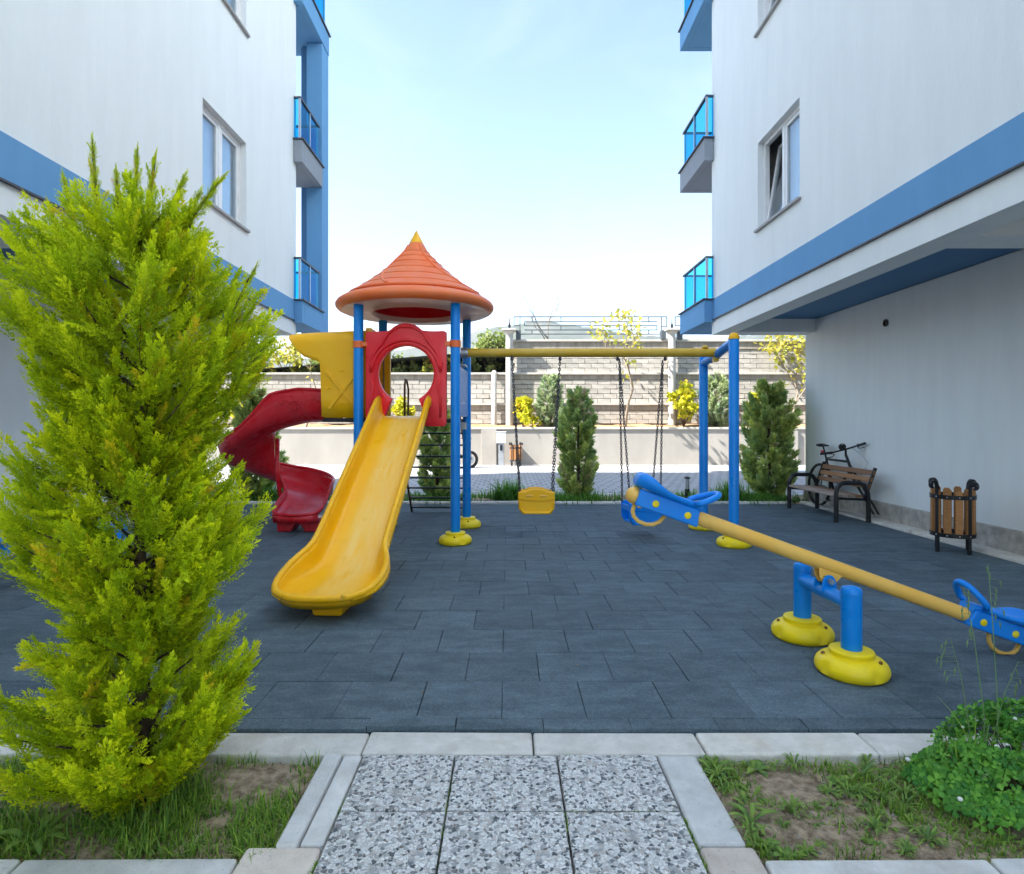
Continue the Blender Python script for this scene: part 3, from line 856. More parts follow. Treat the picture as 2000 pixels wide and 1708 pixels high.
def building(sgn, xu, xl, yf, label):
    root = thing('apartment_building', label, 'building', (sgn * xu, 0, 0))
    YN, XB, TOP = -9.0, 16.0, 17.0
    X = lambda v: sgn * v
    def bx(name, x0, x1, y0, y1, z0, z1, mat, parent=root, **kw):
        a, b = sorted((sgn * x0, sgn * x1))
        return obj(name, MB().box(a, b, y0, y1, z0, z1), mat, parent, world=True, **kw)
    holes = []
    for lv in range(4):
        for (a, b) in ((7.385, 8.62), (0.4, 1.64), (-5.4, -4.16)):
            holes.append((a, b, 4.18 + 2.84 * lv, 5.43 + 2.84 * lv))
    sk = skin(X(xu), YN, yf, 2.943, TOP, holes, 0.14, sgn)
    # the far and near end walls and the rear, closing the mass
    for yy, flip in ((yf, sgn > 0), (YN, sgn < 0)):
        q = [(X(xu), yy, 2.943), (X(XB), yy, 2.943), (X(XB), yy, TOP), (X(xu), yy, TOP)]
        sk.add(q, [(3, 2, 1, 0)] if flip else [(0, 1, 2, 3)])
    sk.add([(X(XB), YN, 0), (X(XB), yf, 0), (X(XB), yf, TOP), (X(XB), YN, TOP)], [(0, 1, 2, 3)])
    obj('wall', sk, M['white_wall'], root, world=True)
    bx('roof', xu - 0.05, XB + .05, YN - .05, yf + 0.08, TOP, TOP + 0.22, M['white_wall'])
    # ground floor set back
    lw = bx('ground_floor_wall', xl, XB - .01, YN + .01, yf - 0.003, 0.0, 3.165, M['white_wall'])
    bx('plinth', xl - 0.035, xl + 0.02, YN, yf + .01, -0.05, 0.27, M['plinth'], bevel=0.015)
    # soffit: recessed bays between beams
    bx('edge_beam', xu + 0.004, xu + 0.30, YN + .01, yf - 0.004, 2.943, 3.30, M['white_wall'])
    for i, (ya, yb) in enumerate(((yf - 0.36, yf - 0.006), (4.96, 5.33), (-0.3, 0.07), (-5.6, -5.23))):
        bx('cross_beam', xu + 0.302, xl - .002, ya, yb, 2.946, 3.30, M['white_wall'])
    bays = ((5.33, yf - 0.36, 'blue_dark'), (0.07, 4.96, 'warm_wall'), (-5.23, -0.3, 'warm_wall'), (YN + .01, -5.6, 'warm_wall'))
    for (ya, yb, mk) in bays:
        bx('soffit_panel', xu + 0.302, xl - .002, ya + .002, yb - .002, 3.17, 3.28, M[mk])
    # blue band with its drip edge
    bx('blue_band', xu - 0.022, xu - .002, YN + .02, yf + 0.0, 3.205, 3.553, M['blue_wall'])
    bx('drip_edge', xu - 0.034, xu - .002, YN + .02, yf + 0.0, 3.187, 3.203, M['dark_trim'])
    # windows
    for lv in range(4):
        for ci, (a, b) in enumerate(((7.385, 8.62), (0.4, 1.64), (-5.4, -4.16))):
            z0, z1 = 4.18 + 2.84 * lv, 5.43 + 2.84 * lv
            d0, d1 = xu + 0.085, xu + 0.15
            mid = (a + b) / 2
            fr = MB()
            def fb(y0, y1, za, zb, x0=d0, x1=d1):
                p, q = sorted((X(x0), X(x1))); fr.box(p, q, y0, y1, za, zb)
            fw = 0.055
            fb(a + .001, a + fw, z0 + .001, z1 - .001); fb(b - fw, b - .001, z0 + .001, z1 - .001)
            fb(a + fw + .001, b - fw - .001, z0 + .001, z0 + fw); fb(a + fw + .001, b - fw - .001, z1 - fw, z1 - .001)
            fb(mid - .035, mid + .035, z0 + fw + .001, z1 - fw - .001)
            w = obj('window', fr, M['pvc'], root, world=True, bevel=0.004)
            tilt = (sgn > 0)
            for si, (s0, s1) in enumerate(((a + fw + .002, mid - .037), (mid + .037, b - fw - .002))):
                sh = MB()
                swt = 0.05
                xs0, xs1 = d0 + 0.008, d0 + 0.055
                for (y0, y1, za, zb) in ((s0, s0 + swt, z0 + fw + .002, z1 - fw - .002), (s1 - swt, s1, z0 + fw + .002, z1 - fw - .002),
                                         (s0 + swt, s1 - swt, z0 + fw + .002, z0 + fw + swt), (s0 + swt, s1 - swt, z1 - fw - swt, z1 - fw - .002)):
                    p, q = sorted((X(xs0), X(xs1))); sh.box(p, q, y0, y1, za, zb)
                p, q = sorted((X(d0 + .028), X(d0 + .034)))
                pn = MB().box(p, q, s0 + swt - .005, s1 - swt + .005, z0 + fw + swt - .005, z1 - fw - swt + .005)
                if tilt and si == 1:              # hopper sash leaning into the room
                    piv = Vector((X(d0 + .03), 0, z0 + fw))
                    rot = Matrix.Rotation(R(9) * sgn, 3, 'Y')
                    for m_ in (sh, pn):
                        m_.v = [tuple(rot @ (Vector(v) - piv) + piv) for v in m_.v]
                obj('sash', sh, M['pvc'], w, world=True, bevel=0.003)
                obj('pane', pn, M['pane'], w, world=True)
            bx('sill', xu - 0.045, xu + 0.09, a - 0.04, b + 0.04, z0 - 0.035, z0 + 0.0005, M['sill'], parent=w, bevel=0.004)
            # blind or curtain and a dim room behind it
            rows = []
            for j in range(2):
                rows.append([(X(xu + 0.175 + 0.012 * math.sin(i * 0.9) * (1 if tilt else 0.2)), a + (mid - a if (tilt and False) else b - a) * i / 40, z0 if j == 0 else z1) for i in range(41 if not tilt else 24)])
            obj('curtain', MB().grid(rows), M['curtain'], w, world=True, smooth=True)
            rm = MB()
            p, q = sorted((X(xu + 0.16), X(xu + 1.6)))
            rm.box(p, q, a - .3, b + .3, z0 - .3, z1 + .3)
            rm.f = [f for k, f in enumerate(rm.f) if k not in ((5,) if sgn > 0 else (3,))]
            obj('room', rm, M['room'], w, world=True)
    # balconies on the far corner
    out, near, far = (3.45, 10.45, 11.93) if sgn > 0 else (3.63, 10.50, 11.66)
    for lv in range(5):
        zb = 3.155 + 2.84 * lv; zt = zb + 0.39
        fy = 12.08 if (sgn < 0 and lv >= 2) else far
        mk = M['blue_wall'] if lv in (0, 2, 4) else M['grey_wall']
        b = MB()
        def ab(x0, x1, y0, y1, z0, z1):
            p, q = sorted((X(x0), X(x1))); b.box(p, q, y0, y1, z0, z1)
        ab(out, out + .12, near + .12, fy, zb, zt)                 # outer upstand
        ab(out, xu - .003, near, near + .118, zb + .001, zt)       # return to the wall
        ab(out + .122, 8.0, fy - .12, fy, zb, zt)                  # far upstand
        ab(out + .122, 8.0, yf + .003, fy - .122, zb + .002, zb + .16)
        s_ = obj('balcony', b, mk, root, world=True, bevel=0.004)
        c = MB()
        for (x0, x1, y0, y1) in ((out - .035, out + .15, near - .03, fy + .03), (out + .151, 8.0, fy - .15, fy + .03), (out + .151, xu - .002, near - .03, near + .13)):
            if x1 > x0:
                p, q = sorted((X(x0), X(x1))); c.box(p, q, y0, y1, zt + .001, zt + .026)
        obj('coping', c, M['dark_trim'], s_, world=True, bevel=0.003)
        gy = fy - 0.10
        zr0, zr1 = zt + 0.05, zt + 0.74
        n = 2
        for i in range(n):
            y0 = near + .03 + (gy - near - .03) * i / n; y1 = near + .03 + (gy - near - .03) * (i + 1) / n
            p, q = sorted((X(out + .05), X(out + .06)))
            obj('glass_panel', MB().box(p, q, y0 + .015, y1 - .015, zr0, zr1), M['balc_glass'], s_, world=True)
            obj('post', MB().box(*sorted((X(out + .035), X(out + .075))), y0 - .012, y0 + .013, zt + .027, zr1 + .005), M['alu'], s_, world=True)
        obj('glass_panel', MB().box(*sorted((X(out + .08), X(xu + (.0 if sgn > 0 else .02)))), near + .035, near + .045, zr0, zr1), M['balc_glass'], s_, world=True)
        for i in range(4):
            x0 = out + .08 + i * 1.05
            obj('glass_panel', MB().box(*sorted((X(x0 + .015), X(x0 + 1.035))), gy, gy + .01, zr0, zr1), M['balc_glass'], s_, world=True)
            obj('post', MB().box(*sorted((X(x0 - .015), X(x0 + .013))), gy - .015, gy + .025, zt + .027, zr1 + .005), M['alu'], s_, world=True)
        rl = MB()
        rl.box(*sorted((X(out + .03), X(out + .08))), near + .01, gy + .03, zr1 + .006, zr1 + .036)
        rl.box(*sorted((X(out + .081), X(xu - .003))), near + .015, near + .065, zr1 + .006, zr1 + .036)
        rl.box(*sorted((X(out + .081), X(8.0))), gy - .02, gy + .029, zr1 + .006, zr1 + .036)
        obj('handrail', rl, M['fence'], s_, world=True)
    if sgn < 0:
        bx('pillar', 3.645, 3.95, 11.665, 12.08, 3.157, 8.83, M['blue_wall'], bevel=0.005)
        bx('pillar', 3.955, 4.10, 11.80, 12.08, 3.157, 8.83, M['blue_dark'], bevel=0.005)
    return root
bl = building(-1, 3.79, 5.45, 10.64, 'white apartment block on the left behind the golden cypress with blue corner pillars')
br = building(1, 3.62, 5.28, 10.56, 'white apartment block on the right overhanging the bench with a tilted open window')
hole = MB().lathe([(0.045, 0.0), (0.05, 0.0), (0.052, 0.012), (0.040, 0.012), (0.036, -0.004), (0.0, -0.004)], 18)
ho = obj('vent_hole', hole, M['black'], br, smooth=40)
ho.location = (5.28 - 3.62 - 0.006, 8.30, 2.78); ho.rotation_euler = (0, R(-90), 0)

# ================================================================== PLAY EQUIPMENT
def foot_mesh(r=0.185):
    """moulded plastic cover round the base of a post, with four bolt pockets"""
    k = r / 0.185
    def wob(a, rr, z):
        t = (a + 0.5) % (math.pi / 2)
        if 0.012 < z < 0.075 and t < 0.30:
            return 0.92
        return 1
    prof = [(0.168, 0.0), (0.181, 0.012), (0.186, 0.03), (0.184, 0.048), (0.176, 0.066), (0.158, 0.084), (0.128, 0.096), (0.113, 0.101),
            (0.110, 0.112), (0.114, 0.122), (0.110, 0.130), (0.100, 0.133), (0.05, 0.134)]
    mb = MB().lathe([(a * k, b) for a, b in prof], 48, wob=wob)
    return mb
def add_foot(parent, x, y, r=0.185, name='post_foot', rot=0.0):
    o = obj(name, foot_mesh(r), M['yellow_foot'], parent, smooth=50)
    o.location = (x, y, 0.001); o.rotation_euler = (0, 0, rot)
    b = MB()
    for k in range(2):
        a = 2.3 + k * 2.6
        b.sphere((0.142 * r / .185 * math.cos(a), 0.142 * r / .185 * math.sin(a), 0.094), 0.011, 8, 6)
    obj('bolt', b, M['rust'], o, smooth=True)
    return o
def post(parent, x, y, z0, z1, r, mat, cap=None):
    o = obj('post', MB().lathe([(r, z0), (r, z1 - .012), (r - .006, z1), (0.0, z1 + .001)], 26, (x, y, 0)), mat, parent, smooth=40)
    if cap:
        obj('post_cap', MB().lathe([(r + .004, z1 - .02), (r + .005, z1), (r - .004, z1 + .03), (r * .55, z1 + .05), (0.0, z1 + .057)], 24, (x, y, 0)), cap, o, smooth=60)
    return o

# ---- tower with roof, slides, ladder
TWR = R(-3.0)
tower = thing('play_tower', 'play tower with orange cone roof, yellow slide and red spiral slide', 'play tower', (-1.14, 7.41, 0), TWR)
HX, HY = 0.565, 0.54
for sx in (-1, 1):
    for sy in (-1, 1):
        post(tower, sx * HX, sy * HY, 0.05, 2.82, 0.056, M['blue'])
        add_foot(tower, sx * HX, sy * HY, 0.19, rot=rnd.uniform(0, 6))
# roof: shingled cone with rolled rim
prof = []
steps = [(0.083, 3.615), (0.150, 3.495), (0.225, 3.415), (0.305, 3.335), (0.405, 3.240), (0.525, 3.140), (0.665, 3.035), (0.80, 2.945)]
for i in range(len(steps) - 1):
    (ra, za), (rb, zb) = steps[i], steps[i + 1]
    for t in (0, 0.35, 0.7, 0.94):
        prof.append((ra + (rb - ra) * t, za + (zb - za) * t + 0.010 * math.sin(t * math.pi)))
    prof += [(rb + 0.016, zb + 0.004), (rb + 0.017, zb - 0.014), (rb + 0.002, zb - 0.024)]
prof += [(0.85, 2.905), (0.905, 2.885), (0.948, 2.856), (0.968, 2.826), (0.966, 2.796), (0.945, 2.768), (0.90, 2.750)]
def roofwob(a, r, z):
    return 1 + 0.006 * math.sin(a * 3 + r * 4)
roof = obj('roof', MB().lathe(prof, 64, wob=roofwob), M['orange'], tower, smooth=42)
obj('roof_tip', MB().lathe([(0.088, 3.612), (0.070, 3.655), (0.034, 3.72), (0.0, 3.788)], 24), M['yellow'], roof, smooth=40)
for q in range(4):
    pth = []
    for i in range(22):
        t = i / 21
        rr = 0.11 + 0.70 * t
        zz = np.interp(rr, [s[0] for s in steps], [s[1] for s in steps])
        a = q * math.pi / 2 - 0.95 + 0.75 * t ** 1.5
        pth.append((rr * math.cos(a), rr * math.sin(a), zz + 0.006))
    obj('roof_seam', MB().tube(pth, 0.016, 8), M['orange'], roof, smooth=True)
und = [(0.90, 2.748), (0.82, 2.749), (0.72, 2.752), (0.62, 2.748), (0.565, 2.735), (0.545, 2.72), (0.53, 2.735), (0.525, 2.78)]
obj('roof_underside', MB().lathe(und, 64), M['pink_under'], roof, smooth=60)
inner = [(0.525, 2.78), (0.60, 2.80), (0.62, 2.86), (0.56, 2.90), (0.57, 2.94), (0.36, 3.18), (0.2, 3.33), (0.02, 3.5)]
obj('roof_lining', MB().lathe(inner, 48), M['red'], roof, smooth=50)

# deck
deck = obj('deck', MB().box(-0.53, 0.53, -0.52, 0.52, 1.385, 1.43), M['black'], tower, bevel=0.005)
obj('deck_arm', MB().box(-1.02, -0.45, -0.46, -0.40, 1.392, 1.44), M['black'], deck)
obj('deck_arm', MB().box(-1.02, -0.45, 0.40, 0.46, 1.392, 1.44), M['black'], deck)

# red arch panel the yellow slide starts from
HC = 1.945
def outline(a):
    """distance from the hole centre to the panel's outer edge in direction a (0 = right, 90 = up)"""
    dx, dz = math.cos(a), math.sin(a)
    best = 1e9
    if abs(dx) > 1e-6: best = min(best, 0.467 / abs(dx))
    if dz < -1e-6: best = min(best, (HC - 1.345) / -dz)
    if dz > 1e-6:
        t = (2.445 - HC) / dz
        x = t * dx
        # arch bump over the middle
        cz, rr = 2.285 - HC, 0.245
        bb = -2 * dz * cz; cc = cz * cz - rr * rr
        disc = bb * bb - 4 * cc
        tb = (-bb + math.sqrt(disc)) / 2 if disc > 0 else -1
        sh = 2.445 - HC + 0.012 * math.cos(x * 9)
        t = sh / dz
        best = min(best, max(t, tb))
    return best
N_ = 120
rowsP = []
for f_ in (0.0, 0.10, 0.22, 0.55, 0.88, 1.0):
    rw_ = []
    for i in range(N_ + 1):
        a = 2 * math.pi * i / N_ + 0.01
        ro = outline(a)
        rin = 0.322
        if math.sin(a) < 0 and abs(math.cos(a) / math.sin(a)) < 0.25 / 0.485:
            rin = min(0.483 / -math.sin(a), ro - .03)
        rr = rin + (ro - rin) * f_
        bulge = {0.0: 0.0, 0.10: -0.02, 0.22: -0.006, 0.55: -0.004, 0.88: -0.008, 1.0: 0.0}[f_]
        rw_.append((rr * math.cos(a), -HY - 0.045 + bulge, HC + rr * math.sin(a)))
    rowsP.append(rw_)
back = [[(p[0], p[1] + 0.055, p[2]) for p in r] for r in (rowsP[-1], rowsP[0])]
pm = MB().grid(rowsP + [back[0], back[1], rowsP[0]])
panel = obj('arch_panel', pm, M['red'], tower, smooth=45)
def arch(r0, a0, a1, n=26, yy=-HY - 0.062, sq=1.0):
    return [(r0 * math.cos(R(a0 + (a1 - a0) * i / n)) * sq, yy, HC + r0 * math.sin(R(a0 + (a1 - a0) * i / n))) for i in range(n + 1)]
obj('relief_rib', MB().tube(arch(0.392, 8, 172, sq=1.02), 0.019, 8), M['red'], panel, smooth=True)
obj('relief_rib', MB().tube([(0.40, -HY - .06, HC + .02), (0.415, -HY - .06, HC + .10), (0.36, -HY - .062, HC + .25), (0.27, -HY - .064, HC + .36), (0.20, -HY - .064, HC + .47),
                             (0.10, -HY - .064, HC + .535), (0, -HY - .064, HC + .55), (-0.10, -HY - .064, HC + .535), (-0.20, -HY - .064, HC + .47), (-0.27, -HY - .064, HC + .36),
                             (-0.36, -HY - .062, HC + .25), (-0.415, -HY - .06, HC + .10), (-0.40, -HY - .06, HC + .02)], 0.017, 8), M['red'], panel, smooth=True)
for s in (-1, 1):
    obj('relief_rib', MB().tube([(s * .40, -HY - .058, HC - .06), (s * .372, -HY - .06, HC - .16), (s * .405, -HY - .058, HC - .30), (s * .40, -HY - .058, HC - .5)], 0.014, 8), M['red'], panel, smooth=True)
    cl = MB().box(s * 0.47 - .045, s * 0.47 + .045, -HY - .05, -HY + .02, 2.265, 2.315)
    cl.tube([(s * HX, -HY, 2.25), (s * HX, -HY, 2.33)], 0.063, 16)
    obj('clamp', cl, M['orange'], tower, bevel=0.004)

# yellow slide, swept down towards the viewer from the arch
SLX = -0.02
st = [(-0.50, 1.445, .265, .20), (-0.62, 1.445, .265, .225), (-0.72, 1.405, .265, .225), (-0.86, 1.318, .268, .215)]
for i in range(1, 9):
    t = i / 8
    st.append((-0.86 - 1.60 * t, 1.318 - 1.053 * t, .268, .205))
st += [(-2.56, .215, .272, .20), (-2.64, .186, .292, .185), (-2.72, .168, .322, .168), (-2.82, .154, .348, .145), (-2.94, .146, .356, .116), (-3.05, .141, .350, .090),
       (-3.15, .138, .328, .068), (-3.23, .136, .285, .052), (-3.29, .137, .215, .042)]
rows, railL, railR = [], [], []
for (yy, zz, hw, h) in st:
    r = []
    for (u, v) in ((-1.04, 1.0), (-1.01, .72), (-0.985, .42), (-0.95, .2), (-0.87, .055), (-0.74, .005), (-0.5, 0), (-.25, 0), (0, 0), (.25, 0), (.5, 0), (.74, .005), (.87, .055), (.95, .2), (.985, .42), (1.01, .72), (1.04, 1.0)):
        r.append((SLX + u * hw, yy, zz + v * h))
    rows.append(r)
    railL.append((SLX - 1.04 * hw - .012, yy, zz + h)); railR.append((SLX + 1.04 * hw + .012, yy, zz + h))
shell = MB().grid(rows)
last = rows[-1]
end = [(SLX + (p[0] - SLX) * .93, -3.345, .145 + (p[2] - .137) * .9 + .028) for p in last]
shell.grid([last, end])
slide = obj('slide', shell, M['yellow_slide'], tower, smooth=True, solid=0.022)
front = [(SLX - .165, -3.335, .180), (SLX - .09, -3.352, .178), (SLX, -3.356, .178), (SLX + .09, -3.352, .178), (SLX + .165, -3.335, .180)]
railpath = railL[1:] + front + list(reversed(railR[1:]))
obj('slide_rim', MB().tube(railpath, [0.026] * len(railpath), 12), M['yellow'], slide, smooth=True)
und_ = MB()                                       # skirt folded down outside each rail
for s, rail in ((-1, railL), (1, railR)):
    dk = [min(1.0, max(.30, (p[1] + 3.45) / .7)) for p in rail]
    und_.grid([[(p[0] + s * .022, p[1], p[2]) for p in rail], [(p[0] + s * .026, p[1], p[2] - .07 * k) for p, k in zip(rail, dk)], [(p[0] + s * .010, p[1], p[2] - .10 * k) for p, k in zip(rail, dk)]])
obj('slide_skirt', und_, M['yellow'], slide, smooth=True, solid=0.01)
lip = MB().grid([[(p[0], p[1] - .016, p[2] - .0) for p in railL[-3:] + front + list(reversed(railR[-3:]))], [(p[0] * .97, p[1] + .03, p[2] - .075) for p in railL[-3:] + front + list(reversed(railR[-3:]))]])
obj('slide_lip', lip, M['yellow'], slide, smooth=True, solid=0.012)
obj('slide_plate', MB().box(SLX - .25, SLX + .25, -.60, -.49, 1.452, 1.462), M['pvc'], slide, bevel=0.004)
obj('slide_foot', MB().poly([(SLX - .07, -3.17, .002), (SLX + .14, -3.17, .002), (SLX + .16, -3.17, .12), (SLX - .09, -3.17, .12)], (0, .3, 0)), M['yellow'], slide, bevel=0.015)

# yellow hood over the entrance of the spiral slide (on the tower's left side)
hoodx = [-2.583, -2.565, -2.53, -2.49, -2.45, -2.402, -2.35, -2.30, -2.25, -2.226, -2.212, -2.203, -2.195, -2.15, -2.05, -1.95, -1.85, -1.75, -1.66]
zlo = np.interp(hoodx, [-2.583, -2.553, -2.49, -2.402, -2.30, -2.226, -2.212, -2.203, -2.195, -2.178, -1.66], [2.385, 2.33, 2.239, 2.167, 2.13, 2.10, 2.05, 1.80, 1.46, 1.447, 1.44])
zto = np.interp(hoodx, [-2.583, -2.545, -2.48, -2.372, -1.66], [2.405, 2.432, 2.442, 2.451, 2.48])
rows = []
for x, zl, zt in zip(hoodx, zlo, zto):
    y0, y1 = 7.02, 7.93
    rc = min(0.13, (zt - zl) * 0.9)
    r = [(x, y0, zl + (zt - rc - zl) * t) for t in (0, .25, .5, .75)]
    for k in range(6):
        a = math.pi / 2 * k / 5
        r.append((x, y0 + rc - rc * math.cos(a), zt - rc + rc * math.sin(a)))
    r.append((x, (y0 + y1) / 2, zt + 0.008))
    for k in range(6):
        a = math.pi / 2 * k / 5
        r.append((x, y1 - rc + rc * math.sin(a), zt - rc + rc * math.cos(a)))
    r += [(x, y1, zl + (zt - rc - zl) * t) for t in (.75, .5, .25, 0)]
    rows.append(r)
hood = obj('hood', MB().grid(rows), M['yellow'], tower, smooth=50, solid=0.03, world=True)
rel = MB()
for (a, b) in (((-2.142, 1.991), (-1.79, 1.575)), ((-2.105, 1.55), (-1.77, 1.985))):
    rel.bar((a[0], 7.003, a[1]), (b[0], 7.003 if a[1] > 1.8 else 7.0, b[1]), 0.034, 0.030, (0, 1, 0))
for (x, z) in ((-1.954, 1.98), (-2.10, 1.775), (-1.95, 1.60)):
    rel.tube([(x + .022 * math.cos(t), 7.003, z + .022 * math.sin(t)) for t in np.linspace(0.3, 2.9, 9)], 0.008, 6)
obj('hood_relief', rel, M['yellow'], hood, world=True, bevel=0.004)
fr = MB().box(-1.672, -1.60, 6.985, 7.045, 1.44, 2.50).box(-1.64, -1.56, 7.88, 7.95, 1.44, 2.50).box(-1.668, -1.60, 7.046, 7.879, 2.43, 2.50)
obj('hood_frame', fr, M['yellow'], hood, world=True, bevel=0.012)

# red spiral slide
CX, CY = -3.06, 7.95
stn = []      # (inner point, outer point, z, inner wall h, outer wall h)
for x in np.linspace(-2.17, -3.06, 12):
    z = np.interp(x, [-3.06, -2.86, -2.55, -2.17], [1.265, 1.345, 1.42, 1.43])
    hi = np.interp(x, [-3.06, -2.6, -2.17], [0.18, 0.32, 0.335])
    stn.append(((x, 7.86), (x, 7.25), z, hi, np.interp(x, [-3.06, -2.93, -2.8, -2.17], [0.295, 0.40, 0.40, 0.35])))
for t in [.015, .03, .045, .06, .08, .10, .12, .15] + list(np.linspace(.185, 1, 23)):
    a = R(-90 - 270 * t)
    z = np.interp(t, [0, .06, .12, .33, .66, 1.0], [1.265, 1.19, 1.08, .80, .50, .325])
    ri, ro = 0.085, 0.70 + 0.03 * math.sin(t * 3.14)
    stn.append(((CX + ri * math.cos(a), CY + ri * math.sin(a)), (CX + ro * math.cos(a), CY + ro * math.sin(a)), z,
                np.interp(t, [0, .3, .8, 1], [.18, .12, .12, .13]), np.interp(t, [0, .03, .06, .12, .33, .7, 1], [.295, .22, .165, .155, .20, .25, .24])))
for y_, z, h, sh in ((7.82, .275, .18, 0), (7.70, .235, .13, 0), (7.58, .212, .09, .01), (7.50, .203, .06, .03), (7.45, .20, .045, .075)):
    stn.append(((CX + .085 + sh, y_), (CX + .70 - sh, y_), z, min(.13, h * .9), h))
rows, ri_, ro_ = [], [], []
for (pi, po, z, hi, ho_) in stn:
    pi, po = Vector((pi[0], pi[1], 0)), Vector((po[0], po[1], 0))
    r = []
    for (u, v) in ((-.02, 1), (0, .55), (.02, .22), (.07, .06), (.16, .0), (.30, -.015), (.5, -.02), (.66, .0), (.80, .05), (.90, .16), (.96, .38), (.985, .68), (1.0, 1.0)):
        p = pi.lerp(po, u)
        h = hi if u < .3 else ho_
        r.append((p.x, p.y, z + v * h if v > 0 else z + v))
    rows.append(r); ri_.append(r[0]); ro_.append(r[-1])
spiral = obj('spiral_slide', MB().grid(rows), M['dark_red'], tower, smooth=True, solid=0.02, world=True)
obj('spiral_rim', MB().tube(ro_ + [(CX + .48, 7.425, .235), (CX + .39, 7.415, .232), (CX + .28, 7.425, .235)] + list(reversed(ri_)), 0.019, 10), M['dark_red'], spiral, smooth=True, world=True)
fl = MB()
obj('spiral_collar', MB().tube([(-2.17, 7.25, 1.42), (-2.17, 7.245, 1.79)], 0.022, 8), M['dark_red'], spiral, smooth=True, world=True)
if True:
    fl.tube([(CX + .085 * math.cos(R(a)), CY + .085 * math.sin(R(a)), z) for a, z in ((-80, 1.18), (-85, .75), (-60, .42))], 0.028, 10)
obj('spiral_flange', fl, M['dark_red'], spiral, smooth=True, world=True)
li = MB().grid([[(CX + .10, 7.47, .235), (CX + .2, 7.43, .222), (CX + .39, 7.42, .218), (CX + .58, 7.43, .222), (CX + .68, 7.47, .235)], [(CX + .11, 7.485, .13), (CX + .2, 7.45, .125), (CX + .39, 7.44, .125), (CX + .58, 7.45, .125), (CX + .67, 7.485, .13)]])
obj('spiral_lip', li, M['dark_red'], spiral, smooth=True, solid=0.015, world=True)
obj('spiral_foot', MB().poly([(CX + .13, 7.55, .002), (CX + .30, 7.55, .002), (CX + .36, 7.55, .10), (CX + .42, 7.55, .10), (CX + .48, 7.55, .002), (CX + .65, 7.55, .002), (CX + .66, 7.55, .17), (CX + .12, 7.55, .17)], (0, 0.28, 0)), M['dark_red'], spiral, world=True, bevel=0.012)
su = MB()
for k in range(8):
    a = k * math.pi / 4 + .25
    su.tube([(-2.60 + .035 * math.cos(a), 7.222, 1.60 + .035 * math.sin(a)), (-2.60 + .085 * math.cos(a), 7.224, 1.60 + .085 * math.sin(a))], [0.011, 0.004], 6)
su.tube([(-2.77 + .022 * math.cos(t), 7.224, 1.625 + .022 * math.sin(t)) for t in np.linspace(-1.2, 1.2, 7)], 0.007, 6)
obj('sun_emblem', su, M['dark_red'], spiral, smooth=True, world=True)

# ladder with hooped handrails at the back
lx0, lx1 = -1.50, -0.60
def lad(x, t):      # t 0 at the ground, 1 at the deck
    return (x, 9.28 - 1.28 * t + (x + 1.05) * -.05, 0.0 + 1.42 * t)
for x in (lx0, lx1):
    obj('ladder_rail', MB().tube([lad(x, 0), lad(x, .5), lad(x, 1.0)], 0.018, 8), M['rust'], tower, smooth=True, world=True)
    p0, p1 = Vector(lad(x, .35)), Vector(lad(x, 1.0))
    xi = x + (0.12 if x < -1 else -.12)
    obj('handrail', MB().tube([p0, p0 + Vector((.0, -.0, .25)), (xi, 8.25, 1.85), (xi, 8.12, 1.96), (xi, 8.02, 1.97), (xi, 7.96, 1.9), (xi, 7.94, 1.43)], 0.014, 8), M['rust'], tower, smooth=True, world=True)
for i in range(8):
    t = 0.055 + i * 0.117
    a, b = lad(lx0, t), lad(lx1, t)
    obj('rung', MB().bar((a[0], a[1], a[2]), (b[0], b[1], b[2]), 0.075, 0.022), M['black'], tower, world=True, bevel=0.004)
# side panel between the right-hand posts
sp = MB().box(HX - .025, HX + .025, -HY + .06, HY - .06, 1.46, 2.06)
obj('side_panel', sp, M['blue'], tower, bevel=0.015)
obj('side_bracket', MB().box(HX - .03, HX + .05, .02, .09, 1.30, 1.39).box(HX - .02, HX + .06, -.13, .13, 2.08, 2.10), M['steel'], tower, bevel=0.004)

# ---- swing frame
sf = thing('swing_set', 'mustard crossbar on two blue posts with yellow feet beside the tower', 'swing set', (1.0, 7.3, 0))
obj('crossbar', MB().tube([(-1.53, .04, 2.247), (1.52, -.05, 2.240)], 0.054, 20), M['mustard'], sf, smooth=40)
obj('end_collar', MB().tube([(-1.58, .04, 2.247), (-1.49, .04, 2.247)], 0.064, 18), M['steel'], sf, smooth=40)
for (px, py, zt) in ((1.545, -0.60, 2.345), (1.558, 0.48, 2.31)):
    post(sf, px, py, .05, zt, 0.056, M['blue'], M['yellow'])
    add_foot(sf, px, py, 0.19, rot=rnd.uniform(0, 6))
tb = MB().tube([(1.545, -.60, 2.30), (1.548, -.35, 2.27), (1.55, -.06, 2.215), (1.556, .2, 2.19), (1.558, .48, 2.17)], 0.05, 16)
obj('tie_bar', tb, M['blue'], sf, smooth=50)
obj('hook', MB().box(1.50, 1.56, -.09, .0, 2.13, 2.18).lathe([(0.03, 2.29), (0.045, 2.30), (0.02, 2.33), (0, 2.335)], 12, (1.40, -.05, 0)), M['mustard'], sf, bevel=0.004)
for i, x in enumerate((-.95, -.36, .345, .93)):
    obj('hanger', MB().tube([(x, 0, 2.24), (x, 0, 2.17)], 0.016, 8).sphere((x, 0, 2.165), 0.022, 8, 6), M['chain'], sf, smooth=40)

